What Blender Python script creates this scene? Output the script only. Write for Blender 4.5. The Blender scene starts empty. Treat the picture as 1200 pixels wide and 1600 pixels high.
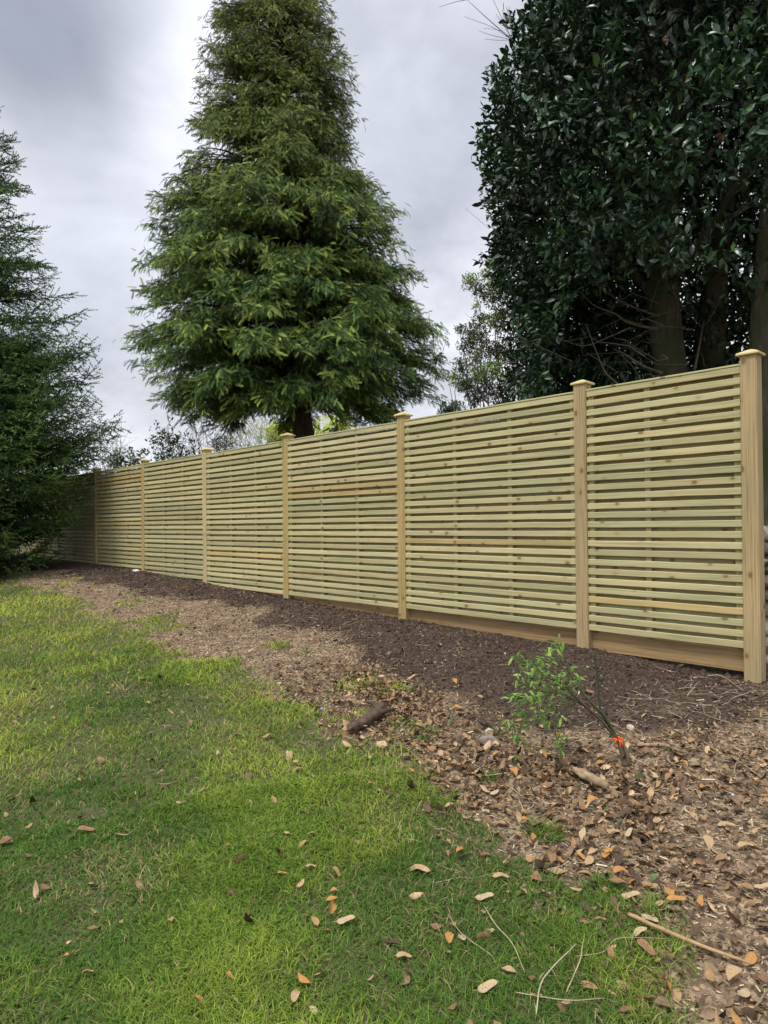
import bpy, math, random
import numpy as np
from mathutils import Matrix, Vector

S = bpy.context.scene
C = S.collection
rng = np.random.default_rng(7)
random.seed(7)

# ------------------------------------------------------------------ camera
PITCH, ROLL, CZ = 0.0073, 0.0100, 1.35
cd = bpy.data.cameras.new('camera'); cam = bpy.data.objects.new('camera', cd); C.objects.link(cam)
cd.sensor_fit = 'VERTICAL'; cd.sensor_height = 36.0; cd.lens = 36.0 * 1050 / 1600
cd.clip_start = 0.05; cd.clip_end = 3000
_c, _s, _cp, _sp = math.cos(ROLL), math.sin(ROLL), math.cos(PITCH), math.sin(PITCH)
RT = (_c, _s * _sp, -_s * _cp); UP = (_s, -_c * _sp, _c * _cp); FW = (0, _cp, _sp)
cam.matrix_world = Matrix(((RT[0], UP[0], -FW[0], 0), (RT[1], UP[1], -FW[1], 0), (RT[2], UP[2], -FW[2], CZ), (0, 0, 0, 1)))
S.camera = cam

# ------------------------------------------------------------------ light
SUN_EL, SUN_AZ = math.radians(60), math.radians(-140)      # azimuth measured from +Y towards +X
sd = bpy.data.lights.new('sun', 'SUN'); sd.energy = 1.9; sd.angle = math.radians(12); sd.color = (1.0, 0.955, 0.88)
sun = bpy.data.objects.new('sun', sd); C.objects.link(sun)
sdir = Vector((math.sin(SUN_AZ) * math.cos(SUN_EL), math.cos(SUN_AZ) * math.cos(SUN_EL), math.sin(SUN_EL)))
sun.rotation_euler = sdir.to_track_quat('Z', 'Y').to_euler()
S.view_settings.view_transform = 'Standard'; S.view_settings.look = 'None'
S.view_settings.exposure = 0.62; S.view_settings.gamma = 1.0; S.view_settings.use_curve_mapping = False
S.cycles.max_bounces = 6; S.cycles.diffuse_bounces = 3; S.cycles.glossy_bounces = 2; S.cycles.transmission_bounces = 3
S.cycles.transparent_max_bounces = 4; S.cycles.caustics_reflective = False; S.cycles.caustics_refractive = False
S.cycles.use_denoising = True

W = bpy.data.worlds.new('World'); S.world = W; W.use_nodes = True
nt = W.node_tree; N = nt.nodes; LK = nt.links; N.clear()
def wn(t, **k):
    n = N.new(t)
    for a, v in k.items(): setattr(n, a, v)
    return n
def wmath(op, a, b=None, clamp=False):
    n = N.new('ShaderNodeMath'); n.operation = op; n.use_clamp = clamp
    for i, v in enumerate((a, b)):
        if v is None: continue
        if isinstance(v, (int, float)): n.inputs[i].default_value = v
        else: LK.new(v, n.inputs[i])
    return n.outputs[0]
tc = wn('ShaderNodeTexCoord'); sep = wn('ShaderNodeSeparateXYZ'); LK.new(tc.outputs['Generated'], sep.inputs[0])
zz = wmath('MAXIMUM', sep.outputs['Z'], 0.0)
den = wmath('ADD', zz, 0.32)
cx = wmath('DIVIDE', sep.outputs['X'], den); cy = wmath('DIVIDE', sep.outputs['Y'], den)
cmb = wn('ShaderNodeCombineXYZ'); LK.new(cx, cmb.inputs[0]); LK.new(cy, cmb.inputs[1]); cmb.inputs[2].default_value = 3.3
n1 = wn('ShaderNodeTexNoise'); n1.inputs['Scale'].default_value = 1.15; n1.inputs['Detail'].default_value = 7; n1.inputs['Roughness'].default_value = .58
n1.inputs['Distortion'].default_value = .25
LK.new(cmb.outputs[0], n1.inputs['Vector'])
cr = wn('ShaderNodeValToRGB'); LK.new(n1.outputs['Fac'], cr.inputs[0])
e = cr.color_ramp.elements
e[0].position = .34; e[0].color = (.29, .31, .375, 1)
e[1].position = .66; e[1].color = (.80, .805, .84, 1)
m_ = e.new(.46); m_.color = (.47, .487, .545, 1)
m_ = e.new(.56); m_.color = (.63, .648, .70, 1)
# pale low sky, brighter overhead (an overcast dome is brightest towards the zenith and the veiled sun)
lowf = wmath('SUBTRACT', 1.0, wmath('MULTIPLY', zz, 2.8), True)
lowm = wn('ShaderNodeMix', data_type='RGBA'); LK.new(wmath('MULTIPLY', lowf, .8), lowm.inputs[0])
LK.new(cr.outputs[0], lowm.inputs[6]); lowm.inputs[7].default_value = (.68, .705, .76, 1)
zen = wn('ShaderNodeMapRange'); zen.interpolation_type = 'SMOOTHSTEP'
LK.new(sep.outputs['Z'], zen.inputs[0]); zen.inputs[1].default_value = .62; zen.inputs[2].default_value = 1.0
zen.inputs[3].default_value = 1.0; zen.inputs[4].default_value = 2.5
back = wn('ShaderNodeMapRange'); back.interpolation_type = 'SMOOTHSTEP'
LK.new(sep.outputs['Y'], back.inputs[0]); back.inputs[1].default_value = .15; back.inputs[2].default_value = -.75
back.inputs[3].default_value = 1.0; back.inputs[4].default_value = 1.5
boost = wmath('MULTIPLY', zen.outputs[0], back.outputs[0])
SKS = 0.1
cl = wn('ShaderNodeVectorMath', operation='SCALE'); LK.new(lowm.outputs[2], cl.inputs[0]); LK.new(wmath('MULTIPLY', boost, 0.92 / SKS), cl.inputs['Scale'])
def blob(col_in, px, py, rad, colr, fac):
    # a cloud bank of its own in that part of the sky, edges broken up by noise
    a_ = (px - 600) / 1050; b_ = (800 - py) / 1050; v_ = Vector((a_, 1, b_)).normalized()
    dn = wn('ShaderNodeVectorMath', operation='DISTANCE'); LK.new(tc.outputs['Generated'], dn.inputs[0]); dn.inputs[1].default_value = v_
    nn = wn('ShaderNodeTexNoise'); nn.inputs['Scale'].default_value = 3.2; nn.inputs['Detail'].default_value = 4; LK.new(tc.outputs['Generated'], nn.inputs['Vector'])
    dd = wmath('ADD', dn.outputs['Value'], wmath('MULTIPLY', wmath('SUBTRACT', nn.outputs['Fac'], .5), rad * 1.1))
    mr = wn('ShaderNodeMapRange'); mr.interpolation_type = 'SMOOTHSTEP'; LK.new(dd, mr.inputs[0]); mr.inputs[1].default_value = rad; mr.inputs[2].default_value = rad * .15; mr.inputs[3].default_value = 0; mr.inputs[4].default_value = fac
    q = wn('ShaderNodeMix', data_type='RGBA'); LK.new(mr.outputs[0], q.inputs[0]); LK.new(col_in, q.inputs[6]); q.inputs[7].default_value = (*colr, 1); return q.outputs[2]
sky_c = blob(lowm.outputs[2], 210, 120, .26, (.78, .80, .88), .85)
sky_c = blob(sky_c, 60, 10, .20, (.255, .28, .345), .9)
sky_c = blob(sky_c, 90, 420, .25, (.45, .48, .56), .6)
sky_c = blob(sky_c, 680, 170, .25, (.50, .53, .61), .5)
n2 = wn('ShaderNodeTexNoise'); n2.inputs['Scale'].default_value = 3.4; n2.inputs['Detail'].default_value = 8; n2.inputs['Roughness'].default_value = .6; n2.inputs['Distortion'].default_value = .6
LK.new(cmb.outputs[0], n2.inputs['Vector'])
wisp = wn('ShaderNodeMapRange'); LK.new(n2.outputs['Fac'], wisp.inputs[0]); wisp.inputs[1].default_value = .3; wisp.inputs[2].default_value = .7; wisp.inputs[3].default_value = .86; wisp.inputs[4].default_value = 1.10
wv = wn('ShaderNodeVectorMath', operation='SCALE'); LK.new(sky_c, wv.inputs[0]); LK.new(wisp.outputs[0], wv.inputs['Scale'])
LK.new(wv.outputs[0], cl.inputs[0])
sky = wn('ShaderNodeTexSky', sky_type='NISHITA'); sky.sun_disc = False; sky.sun_elevation = SUN_EL; sky.sun_rotation = SUN_AZ
mx = wn('ShaderNodeMix', data_type='RGBA'); mx.inputs[0].default_value = .96
LK.new(sky.outputs[0], mx.inputs[6]); LK.new(cl.outputs[0], mx.inputs[7])
bg = wn('ShaderNodeBackground'); bg.inputs[1].default_value = SKS; LK.new(mx.outputs[2], bg.inputs[0])
wo = wn('ShaderNodeOutputWorld'); LK.new(bg.outputs[0], wo.inputs[0])

# ------------------------------------------------------------------ terrain as numbers: t runs along the fence, n away from it
P0 = np.array([2.3404, 4.2664]); AZ = .7595
DV = np.array([-math.sin(AZ), math.cos(AZ)]); MV = np.array([-math.cos(AZ), -math.sin(AZ)])
PT = [0, 1.1834, 3.1135, 5.0403, 6.9538, 8.9496, 10.9639, 12.95, 14.88]
def hash2(ix, iy, seed):
    h = (ix.astype(np.int64) * 374761393 + iy.astype(np.int64) * 668265263 + seed * 1442695041) & 0xffffffff
    h = ((h ^ (h >> 13)) * 1274126177) & 0xffffffff
    return ((h ^ (h >> 16)) & 0xffff) / 65535.0
def vnoise(x, y, seed=0):
    x = np.asarray(x, float); y = np.asarray(y, float)
    ix = np.floor(x); iy = np.floor(y); fx = x - ix; fy = y - iy
    fx = fx * fx * (3 - 2 * fx); fy = fy * fy * (3 - 2 * fy)
    a = hash2(ix, iy, seed); b = hash2(ix + 1, iy, seed); c = hash2(ix, iy + 1, seed); d = hash2(ix + 1, iy + 1, seed)
    return (a * (1 - fx) + b * fx) * (1 - fy) + (c * (1 - fx) + d * fx) * fy
def fbm(x, y, s, seed=0, o=3):
    v = 0; a = .5; tot = 0
    for k in range(o):
        v = v + a * vnoise(x * s * 2 ** k, y * s * 2 ** k, seed + k * 17); tot += a; a *= .5
    return v / tot - .5
FT = [-3, 0, 1.18, 3.1, 5.04, 7, 8.95, 11, 14, 20]; FZ = [.25, .275, .34, .35, .39, .47, .52, .55, .56, .56]
def to_tn(x, y):
    qx = x - P0[0]; qy = y - P0[1]
    return qx * DV[0] + qy * DV[1], qx * MV[0] + qy * MV[1]
def to_xy(t, n):
    return P0[0] + DV[0] * t + MV[0] * n, P0[1] + DV[1] * t + MV[1] * n
def sstep(a, b, x):
    u = np.clip((x - a) / (b - a), 0, 1); return u * u * (3 - 2 * u)
def lawn_edge(t):
    return np.interp(t, [-2, -1.2, -.78, -.5, -.29, .4, 1.2, 2, 3.9, 5.5, 7.8, 9.1, 9.8, 12], [3.1, 3.0, 2.895, 2.75, 2.72, 2.5, 2.27, 2.1, 1.97, 1.85, 1.7, 1.62, 1.80, 1.5])
def soil_edge(t):
    return np.interp(t, [-3, -.4, -.1, .43, .9, 1.3, 2.4, 3.0, 3.6, 4.5, 6.4, 8.8, 12], [.1, .2, 1.0, 1.42, 1.55, 1.5, 1.46, 1.15, .8, .8, .75, .9, 1.0])
def f_grass(t, n):
    return sstep(-.22, .16, n - lawn_edge(t) + .5 * fbm(t, n, 2.2, 5) + .35 * fbm(t, n, 9, 9))
def f_soil(t, n):
    return 1 - sstep(-.16, .16, n - soil_edge(t) + 1.0 * fbm(t, n, 1.3, 21) + .5 * fbm(t, n, 6, 22))
def gz(t, n):
    F = np.interp(t, FT, FZ); L = 0.015 * np.clip(t, 0, 14)
    w = np.clip(1 - n / 4.0, 0, 1); w = w * w * (3 - 2 * w) * .5 + w * .5
    z = L + (F - L) * w
    for pt_ in PT: z = z + .012 * np.exp(-(((t - pt_) / .16) ** 2 + (n / .14) ** 2))
    near = 1 - sstep(8, 16, np.hypot(t - 3, n - 2))
    bed = 1 - f_grass(t, n)
    z = z + near * (bed * (.085 * fbm(t, n, 1.7, 31, 3) + .035 * fbm(t, n, 9, 33, 2)) * sstep(-.2, .5, np.abs(n)) + .02 * fbm(t, n, 1.2, 35, 2))
    return z
def gxy(x, y):
    t, n = to_tn(np.asarray(x, float), np.asarray(y, float)); return gz(t, n)
def pix(px, py, depth):
    """world point seen at photo pixel (px,py) at that distance along the view axis"""
    a = (px - 600) / 1050; b = (800 - py) / 1050
    u = _c * a + _s * b; v = -_s * a + _c * b
    return Vector((u, _cp - v * _sp, _sp + v * _cp)) * depth + Vector((0, 0, CZ))
def gpix(px, py):
    """the ground point of a photo pixel"""
    lo, hi = 1.0, 30.0
    r = pix(px, py, 1.0) - Vector((0, 0, CZ))
    k = 1.2
    while k < 30:
        p = r * k
        if CZ + p.z < float(gxy(p.x, p.y)): break
        k += .01
    p = r * k; return Vector((p.x, p.y, float(gxy(p.x, p.y))))

# ------------------------------------------------------------------ helpers
def tag(o, label=None, cat=None, group=None, kind=None):
    if label: o['label'] = label
    if cat: o['category'] = cat
    if group: o['group'] = group
    if kind: o['kind'] = kind
    return o
def empty(name, loc, label, cat, group=None):
    o = bpy.data.objects.new(name, None); C.objects.link(o); o.location = loc; o.empty_display_size = .2
    return tag(o, label, cat, group)
def mesh_np(name, V, F, mat, parent=None, col=None, smooth=False, vec=None, loc=None):
    """V (n,3) world coordinates; F list of (k,4) / (k,3) index arrays"""
    me = bpy.data.meshes.new(name)
    V = np.asarray(V, np.float32)
    F = [np.asarray(f, np.int32) for f in (F if isinstance(F, list) else [F]) if len(f)]
    nl = sum(f.size for f in F); npol = sum(len(f) for f in F)
    me.vertices.add(len(V)); me.loops.add(nl); me.polygons.add(npol)
    off = Vector(loc) if loc is not None else (parent.matrix_world.translation.copy() if parent is not None else Vector((0, 0, 0)))
    if parent is not None: off = Vector(world_loc(parent)) if loc is None else Vector(loc)
    me.vertices.foreach_set('co', (V - np.array(off, np.float32)).ravel())
    me.loops.foreach_set('vertex_index', np.concatenate([f.ravel() for f in F]))
    tot = np.concatenate([np.full(len(f), f.shape[1], np.int32) for f in F])
    st = np.concatenate([[0], np.cumsum(tot)[:-1]]).astype(np.int32)
    me.polygons.foreach_set('loop_start', st); me.polygons.foreach_set('loop_total', tot)
    me.polygons.foreach_set('use_smooth', np.full(npol, bool(smooth)))
    if col is not None:
        a = me.attributes.new('col', 'FLOAT_COLOR', 'POINT')
        c4 = np.ones((len(V), 4), np.float32); c4[:, :3] = col
        a.data.foreach_set('color', c4.ravel())
    if vec is not None:
        a = me.attributes.new('wco', 'FLOAT_VECTOR', 'POINT'); a.data.foreach_set('vector', np.asarray(vec, np.float32).ravel())
    me.update(calc_edges=True)
    if isinstance(mat, (list, tuple)):
        for q in mat: me.materials.append(q)
    else: me.materials.append(mat)
    o = bpy.data.objects.new(name, me); C.objects.link(o)
    if parent is not None:
        o.parent = parent
        if loc is not None: o.location = Vector(loc) - Vector(world_loc(parent))
    else: o.location = off
    return o
def world_loc(o):
    p = Vector(o.location)
    while o.parent is not None: o = o.parent; p = p + Vector(o.location)
    return p
def scatter(T, TF, pos, R, scl, tcol=None, icol=None):
    """copies template T (k,3) at pos (m,3) with rotation R (m,3,3) and scale scl (m,) or (m,3) -> V, F, col"""
    m = len(pos); k = len(T)
    scl = np.asarray(scl, float)
    if scl.ndim == 1: scl = scl[:, None]
    X = T[None] * scl[:, None, :]
    V = np.einsum('mij,mkj->mki', R, X) + pos[:, None, :]
    F = [(f[None] + (np.arange(m) * k)[:, None, None]).reshape(-1, f.shape[1]) for f in TF]
    col = None
    if icol is not None:
        col = np.repeat(icol[:, None, :], k, 1)
        if tcol is not None: col = col * tcol[None]
        col = col.reshape(-1, 3)
    return V.reshape(-1, 3), F, col
class Acc:
    def __init__(s): s.V = []; s.F3 = []; s.F4 = []; s.C = []; s.W = []; s.n = 0
    def add(s, V, F, col=None, vec=None):
        V = np.asarray(V, float)
        for f in (F if isinstance(F, list) else [F]):
            f = np.asarray(f)
            if len(f) == 0: continue
            (s.F3 if f.shape[1] == 3 else s.F4).append(f + s.n)
        s.V.append(V); s.n += len(V)
        if col is None: col = (1, 1, 1)
        s.C.append(np.broadcast_to(np.asarray(col, float), (len(V), 3)))
        s.W.append(V if vec is None else np.broadcast_to(np.asarray(vec, float), (len(V), 3)))
    def build(s, name, mat, parent=None, smooth=False, vec=False, loc=None):
        F = []
        if s.F4: F.append(np.concatenate(s.F4))
        if s.F3: F.append(np.concatenate(s.F3))
        return mesh_np(name, np.concatenate(s.V), F, mat, parent, np.concatenate(s.C), smooth, np.concatenate(s.W) if vec else None, loc)
def norm(v): return v / np.maximum(np.linalg.norm(v, axis=-1, keepdims=True), 1e-9)
def frames(xd, zd):
    """rotation matrices whose x axis is xd and z axis near zd"""
    x = norm(xd); y = norm(np.cross(zd, x)); z = np.cross(x, y)
    return np.stack([x, y, z], -1)
def tube(acc, pts, rad, col=(1, 1, 1), sides=6, vec=None):
    P = np.asarray(pts, float); n = len(P); rad = np.broadcast_to(np.asarray(rad, float), (n,))
    T = norm(np.gradient(P, axis=0)); ref = np.array([0.13, 0.2, .97]) if abs(T[:, 2]).mean() < .9 else np.array([1., .1, 0])
    A = norm(np.cross(T, ref)); B = np.cross(T, A)
    an = np.arange(sides) * 2 * np.pi / sides
    V = P[:, None] + rad[:, None, None] * (np.cos(an)[None, :, None] * A[:, None] + np.sin(an)[None, :, None] * B[:, None])
    i = np.arange(n - 1)[:, None] * sides; j = np.arange(sides)[None]; j2 = (j + 1) % sides
    F = np.stack([i + j, i + j2, i + sides + j2, i + sides + j], -1).reshape(-1, 4)
    V = V.reshape(-1, 3)
    caps = np.array([[n * sides - sides + k, n * sides - sides + (k + 1) % sides, n * sides] for k in range(sides)] + [[(k + 1) % sides, k, n * sides + 1] for k in range(sides)])
    V = np.concatenate([V, P[-1:] + T[-1:] * rad[-1] * .3, P[:1]])
    acc.add(V, [F, caps], col, vec)
def wob(a, b, n, amp, r=None):
    """a wobbly path from a to b"""
    r = r or rng
    a = np.array(a, float); b = np.array(b, float); u = np.linspace(0, 1, n)[:, None]
    L = np.linalg.norm(b - a)
    w = np.cumsum(r.normal(size=(n, 3)), 0); w = w - w[0] - (w[-1] - w[0]) * u
    return a * (1 - u) + b * u + w * amp * L / math.sqrt(n)
def bez(p, n=10):
    """smooth path through points"""
    p = np.asarray(p, float); m = len(p)
    q = np.concatenate([[2 * p[0] - p[1]], p, [2 * p[-1] - p[-2]]]); out = []
    for i in range(m - 1):
        a, b, c, d = q[i:i + 4]
        for u in np.linspace(0, 1, n, endpoint=False):
            out.append(.5 * ((2 * b) + (c - a) * u + (2 * a - 5 * b + 4 * c - d) * u * u + (3 * b - a - 3 * c + d) * u ** 3))
    out.append(p[-1]); return np.array(out)

# ------------------------------------------------------------------ materials
class Mat:
    def __init__(s, name, rough=.8, spec=.3):
        s.m = bpy.data.materials.new(name); s.m.use_nodes = True; s.t = s.m.node_tree; s.N = s.t.nodes
        s.b = s.N['Principled BSDF']; s.b.inputs['Roughness'].default_value = rough; s.b.inputs['Specular IOR Level'].default_value = spec
    def n(s, t, **k):
        q = s.N.new(t)
        for a, v in k.items():
            if a.startswith('i_'):
                q.inputs[a[2:].replace('_', ' ')].default_value = v
            else: setattr(q, a, v)
        return q
    def l(s, a, b): s.t.links.new(a, b)
    def attr(s, nm): return s.n('ShaderNodeAttribute', attribute_name=nm)
    def noise(s, vec, scale, detail=4, rough=.55, dist=0):
        q = s.n('ShaderNodeTexNoise'); q.inputs['Scale'].default_value = scale; q.inputs['Detail'].default_value = detail
        q.inputs['Roughness'].default_value = rough; q.inputs['Distortion'].default_value = dist
        if vec is not None: s.l(vec, q.inputs['Vector'])
        return q.outputs['Fac']
    def mapping(s, vec, scale):
        q = s.n('ShaderNodeMapping'); q.inputs['Scale'].default_value = scale; s.l(vec, q.inputs['Vector']); return q.outputs[0]
    def ramp(s, fac, stops):
        q = s.n('ShaderNodeValToRGB'); el = q.color_ramp.elements
        el[0].position, el[0].color = stops[0][0], (*stops[0][1], 1); el[1].position, el[1].color = stops[-1][0], (*stops[-1][1], 1)
        for p, c in stops[1:-1]: x = el.new(p); x.color = (*c, 1)
        s.l(fac, q.inputs[0]); return q.outputs[0]
    def mix(s, fac, a, b, mode='MIX'):
        q = s.n('ShaderNodeMix', data_type='RGBA', blend_type=mode)
        for i, v in ((0, fac), (6, a), (7, b)):
            if isinstance(v, (int, float)): q.inputs[i].default_value = v
            elif isinstance(v, tuple): q.inputs[i].default_value = (*v, 1)
            else: s.l(v, q.inputs[i])
        return q.outputs[2]
    def math(s, op, a, b=0.0, clamp=False):
        q = s.n('ShaderNodeMath', operation=op, use_clamp=clamp)
        for i, v in enumerate((a, b)):
            if isinstance(v, (int, float)): q.inputs[i].default_value = v
            else: s.l(v, q.inputs[i])
        return q.outputs[0]
    def bump(s, h, strength=.4, dist=.01):
        q = s.n('ShaderNodeBump'); q.inputs['Strength'].default_value = strength; q.inputs['Distance'].default_value = dist
        s.l(h, q.inputs['Height']); s.l(q.outputs[0], s.b.inputs['Normal'])
    def color(s, c): s.l(c, s.b.inputs['Base Color'])
    def translucent(s, c, fac):
        tr = s.n('ShaderNodeBsdfTranslucent'); s.l(c, tr.inputs[0])
        mxs = s.n('ShaderNodeMixShader'); mxs.inputs[0].default_value = fac
        s.l(s.b.outputs[0], mxs.inputs[1]); s.l(tr.outputs[0], mxs.inputs[2])
        s.l(mxs.outputs[0], s.N['Material Output'].inputs[0])

def foliage_mat(name, rough=.55, spec=.35, trans=.25, vary=.25):
    M = Mat(name, rough, spec); a = M.attr('col').outputs['Color']
    g = M.n('ShaderNodeNewGeometry').outputs['Position']
    nz = M.noise(g, 3.0, 3)
    c = M.mix(vary, a, M.mix(1.0, a, M.ramp(nz, [(.3, (.45, .5, .45)), (.7, (1.5, 1.45, 1.3))]), 'MULTIPLY'))
    M.color(c)
    if trans: M.translucent(c, trans)
    return M.m
def wood_mat(name, knots=True, rough=.75, contrast=1.0):
    """'wco' runs along the board in x; 'col' is that board's own colour"""
    M = Mat(name, rough, .25); w = M.attr('wco').outputs['Vector']; a = M.attr('col').outputs['Color']
    g1 = M.noise(M.mapping(w, (1.6, 105, 105)), 1.0, 5, .6, .5)
    g2 = M.noise(M.mapping(w, (5, 260, 260)), 1.0, 3, .6)
    big = M.noise(M.mapping(w, (1.3, 4, 4)), 1.0, 3)
    k = contrast
    c = M.mix(1.0, a, M.ramp(g1, [(.28, (1 - .30 * k, 1 - .34 * k, 1 - .42 * k)), (.5, (1, 1, 1)), (.75, (1 + .14 * k, 1 + .12 * k, 1 + .10 * k))]), 'MULTIPLY')
    c = M.mix(1.0, c, M.ramp(g2, [(.3, (.88, .87, .85)), (.7, (1.08, 1.08, 1.08))]), 'MULTIPLY')
    c = M.mix(1.0, c, M.ramp(big, [(.3, (.86, .9, .86)), (.7, (1.1, 1.07, 1.02))]), 'MULTIPLY')
    h = g1
    if knots:
        v = M.n('ShaderNodeTexVoronoi'); v.inputs['Scale'].default_value = 1.0; v.inputs['Randomness'].default_value = 1.0
        M.l(M.mapping(w, (6.0, 9.0, 9.0)), v.inputs['Vector'])
        dw = M.math('ADD', v.outputs['Distance'], M.math('MULTIPLY', M.math('SUBTRACT', g2, .5), .03))
        ring = M.math('SUBTRACT', .85, M.math('DIVIDE', M.math('SUBTRACT', dw, .10), .05, True), True)
        halo = M.math('SUBTRACT', 1.0, M.math('DIVIDE', M.math('SUBTRACT', dw, .11), .16, True), True)
        c = M.mix(M.math('MULTIPLY', halo, .38), c, M.mix(1.0, a, (.78, .56, .36), 'MULTIPLY'))
        c = M.mix(M.math('MULTIPLY', ring, .8), c, (.13, .065, .028))
    M.color(c); M.bump(h, .12, .002)
    return M.m
m_panel = wood_mat('treated_softwood')
m_post = wood_mat('post_wood', True, .8, 1.5)
m_leafy = foliage_mat('leaf_green')
m_conifer = foliage_mat('conifer_spray', .65, .15, .2, .35)
m_needle = foliage_mat('spruce_needle', .6, .15, .12, .35)
m_glossy = foliage_mat('leathery_leaf', .36, .5, .10, .25)
m_grass = foliage_mat('grass_blade', .6, .15, .35, .2)
def bark_mat(name, c1, c2, moss=None, sc=1.0):
    M = Mat(name, .9, .15); g = M.n('ShaderNodeTexCoord').outputs['Object']
    n = M.noise(M.mapping(g, (26 * sc, 26 * sc, 5 * sc)), 1.0, 5, .65, .5)
    c = M.ramp(n, [(.3, c1), (.7, c2)])
    if moss:
        c = M.mix(M.ramp(M.noise(g, 2.2, 4), [(.42, (0, 0, 0)), (.62, (1, 1, 1))]), c, moss)
    M.color(c); M.bump(n, .8, .02); return M.m
m_bark = bark_mat('dark_bark', (.035, .024, .018), (.11, .078, .058))
m_barkg = bark_mat('mossy_bark', (.045, .040, .030), (.13, .112, .082), (.05, .062, .022))
m_twig = bark_mat('grey_twig', (.10, .08, .065), (.24, .20, .165))
def plain_col(name, rough=.8, bumpsc=60, vary=.5, spec=.2):
    M = Mat(name, rough, spec); a = M.attr('col').outputs['Color']; g = M.n('ShaderNodeTexCoord').outputs['Object']
    n = M.noise(g, bumpsc, 5, .6)
    M.color(M.mix(vary, a, M.mix(1.0, a, M.ramp(n, [(.3, (.45, .43, .4)), (.7, (1.5, 1.5, 1.5))]), 'MULTIPLY')))
    M.bump(n, .5, .006); return M.m
m_deb = plain_col('dry_debris', .85, 45, .5)
m_stone = plain_col('stone', .85, 22, .7)
m_dry = plain_col('dry_leaf', .72, 26, .8, .2)

# ground
M = Mat('ground_soil', .95, .12)
z = M.attr('col').outputs['Color']; sp = M.n('ShaderNodeSeparateColor'); M.l(z, sp.inputs[0])
g = M.n('ShaderNodeNewGeometry').outputs['Position']
nf = M.noise(g, 45, 5, .65); nm = M.noise(g, 9, 4, .6); nb = M.noise(g, 1.4, 4, .55)
vo = M.n('ShaderNodeTexVoronoi'); vo.inputs['Scale'].default_value = 75; M.l(g, vo.inputs['Vector'])
soil = M.mix(1.0, M.ramp(nf, [(.3, (.032, .022, .016)), (.7, (.092, .066, .048))]), M.ramp(nb, [(.35, (.75, .75, .75)), (.65, (1.35, 1.3, 1.25))]), 'MULTIPLY')
speck = M.ramp(vo.outputs['Color'], [(.80, (0, 0, 0)), (.9, (1, 1, 1))])
soil = M.mix(M.math('MULTIPLY', speck, .35), soil, (.22, .165, .11))
chips = M.mix(1.0, M.ramp(vo.outputs['Color'], [(.1, (.085, .058, .038)), (.5, (.20, .145, .095)), (.9, (.40, .31, .20))]), M.ramp(nm, [(.3, (.55, .55, .55)), (.7, (1.25, 1.2, 1.15))]), 'MULTIPLY')
turf = M.ramp(nf, [(.3, (.055, .055, .024)), (.7, (.13, .125, .055))])
c = M.mix(sp.outputs[1], chips, soil); c = M.mix(sp.outputs[0], c, turf)
M.color(c); M.bump(M.math('ADD', nf, M.math('MULTIPLY', nm, .8)), .9, .02); m_ground = M.m

# ------------------------------------------------------------------ ground sheet
def axis(lo, hi, step, far):
    a = np.arange(lo, hi + step / 2, step); g = []; s = step
    x = hi
    while x < far: s *= 1.35; x += s; g.append(x)
    b = []; s = step; x = lo
    while x > -far: s *= 1.35; x -= s; b.append(x)
    return np.concatenate([b[::-1], a, g])
ta = axis(-2.5, 14, .03, 600); na = axis(-.6, 5.5, .026, 600)
TT, NN = np.meshgrid(ta, na, indexing='ij')
X, Y = to_xy(TT, NN); Z = gz(TT, NN)
fg = f_grass(TT, NN); fs = f_soil(TT, NN)
fg = np.where(NN < -.3, .8, fg)
V = np.stack([X, Y, Z], -1).reshape(-1, 3)
nt_, nn_ = TT.shape
ii = np.arange(nt_ - 1)[:, None] * nn_ + np.arange(nn_ - 1)[None]
F = np.stack([ii, ii + nn_, ii + nn_ + 1, ii + 1], -1).reshape(-1, 4)[:, ::-1]
mesh_np('ground', V, [F], m_ground, col=np.stack([fg, fs, fs * 0], -1).reshape(-1, 3), smooth=True)
tag(bpy.data.objects['ground'], 'lawn and dark bare soil bed sloping up to the fence', kind='structure')

# ------------------------------------------------------------------ fence
def box_tn(acc, t0, t1, n0, n1, z0, z1, col, bev=0.0, seg=1, jit=0.0, off=None, endslope=0.0, zt=None):
    """bar running along the fence; cross-section with bevelled corners"""
    b = bev
    prof = [(n0, z0 + b), (n0, z1 - b), (n0 + b, z1), (n1 - b, z1), (n1, z1 - b), (n1, z0 + b), (n1 - b, z0), (n0 + b, z0)] if b else [(n0, z0), (n0, z1), (n1, z1), (n1, z0)]
    k = len(prof); ts = np.linspace(t0, t1, seg + 1); pr = np.array(prof)
    off = rng.uniform(0, 50, 3) if off is None else off
    jz = rng.normal(size=seg + 1) * jit; jn = rng.normal(size=seg + 1) * jit
    V = []; Wv = []
    for i, t in enumerate(ts):
        x, y = to_xy(t, pr[:, 0] + jn[i]); zz_ = pr[:, 1] + jz[i] + endslope * (t - t0)
        V.append(np.stack([x, y, zz_], -1)); Wv.append(np.stack([np.full(k, t), pr[:, 0], pr[:, 1]], -1) + off)
    V = np.concatenate(V); Wv = np.concatenate(Wv)
    F = []
    for i in range(seg):
        for j in range(k):
            j2 = (j + 1) % k; F.append((i * k + j, i * k + j2, (i + 1) * k + j2, (i + 1) * k + j))
    F3 = []
    for base, fl in ((0, True), (seg * k, False)):
        for j in range(1, k - 1):
            f = (base, base + j, base + j + 1); F3.append(f[::-1] if fl else f)
    acc.add(V, [np.array(F)[:, ::-1], np.array(F3)], col, Wv)
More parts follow.
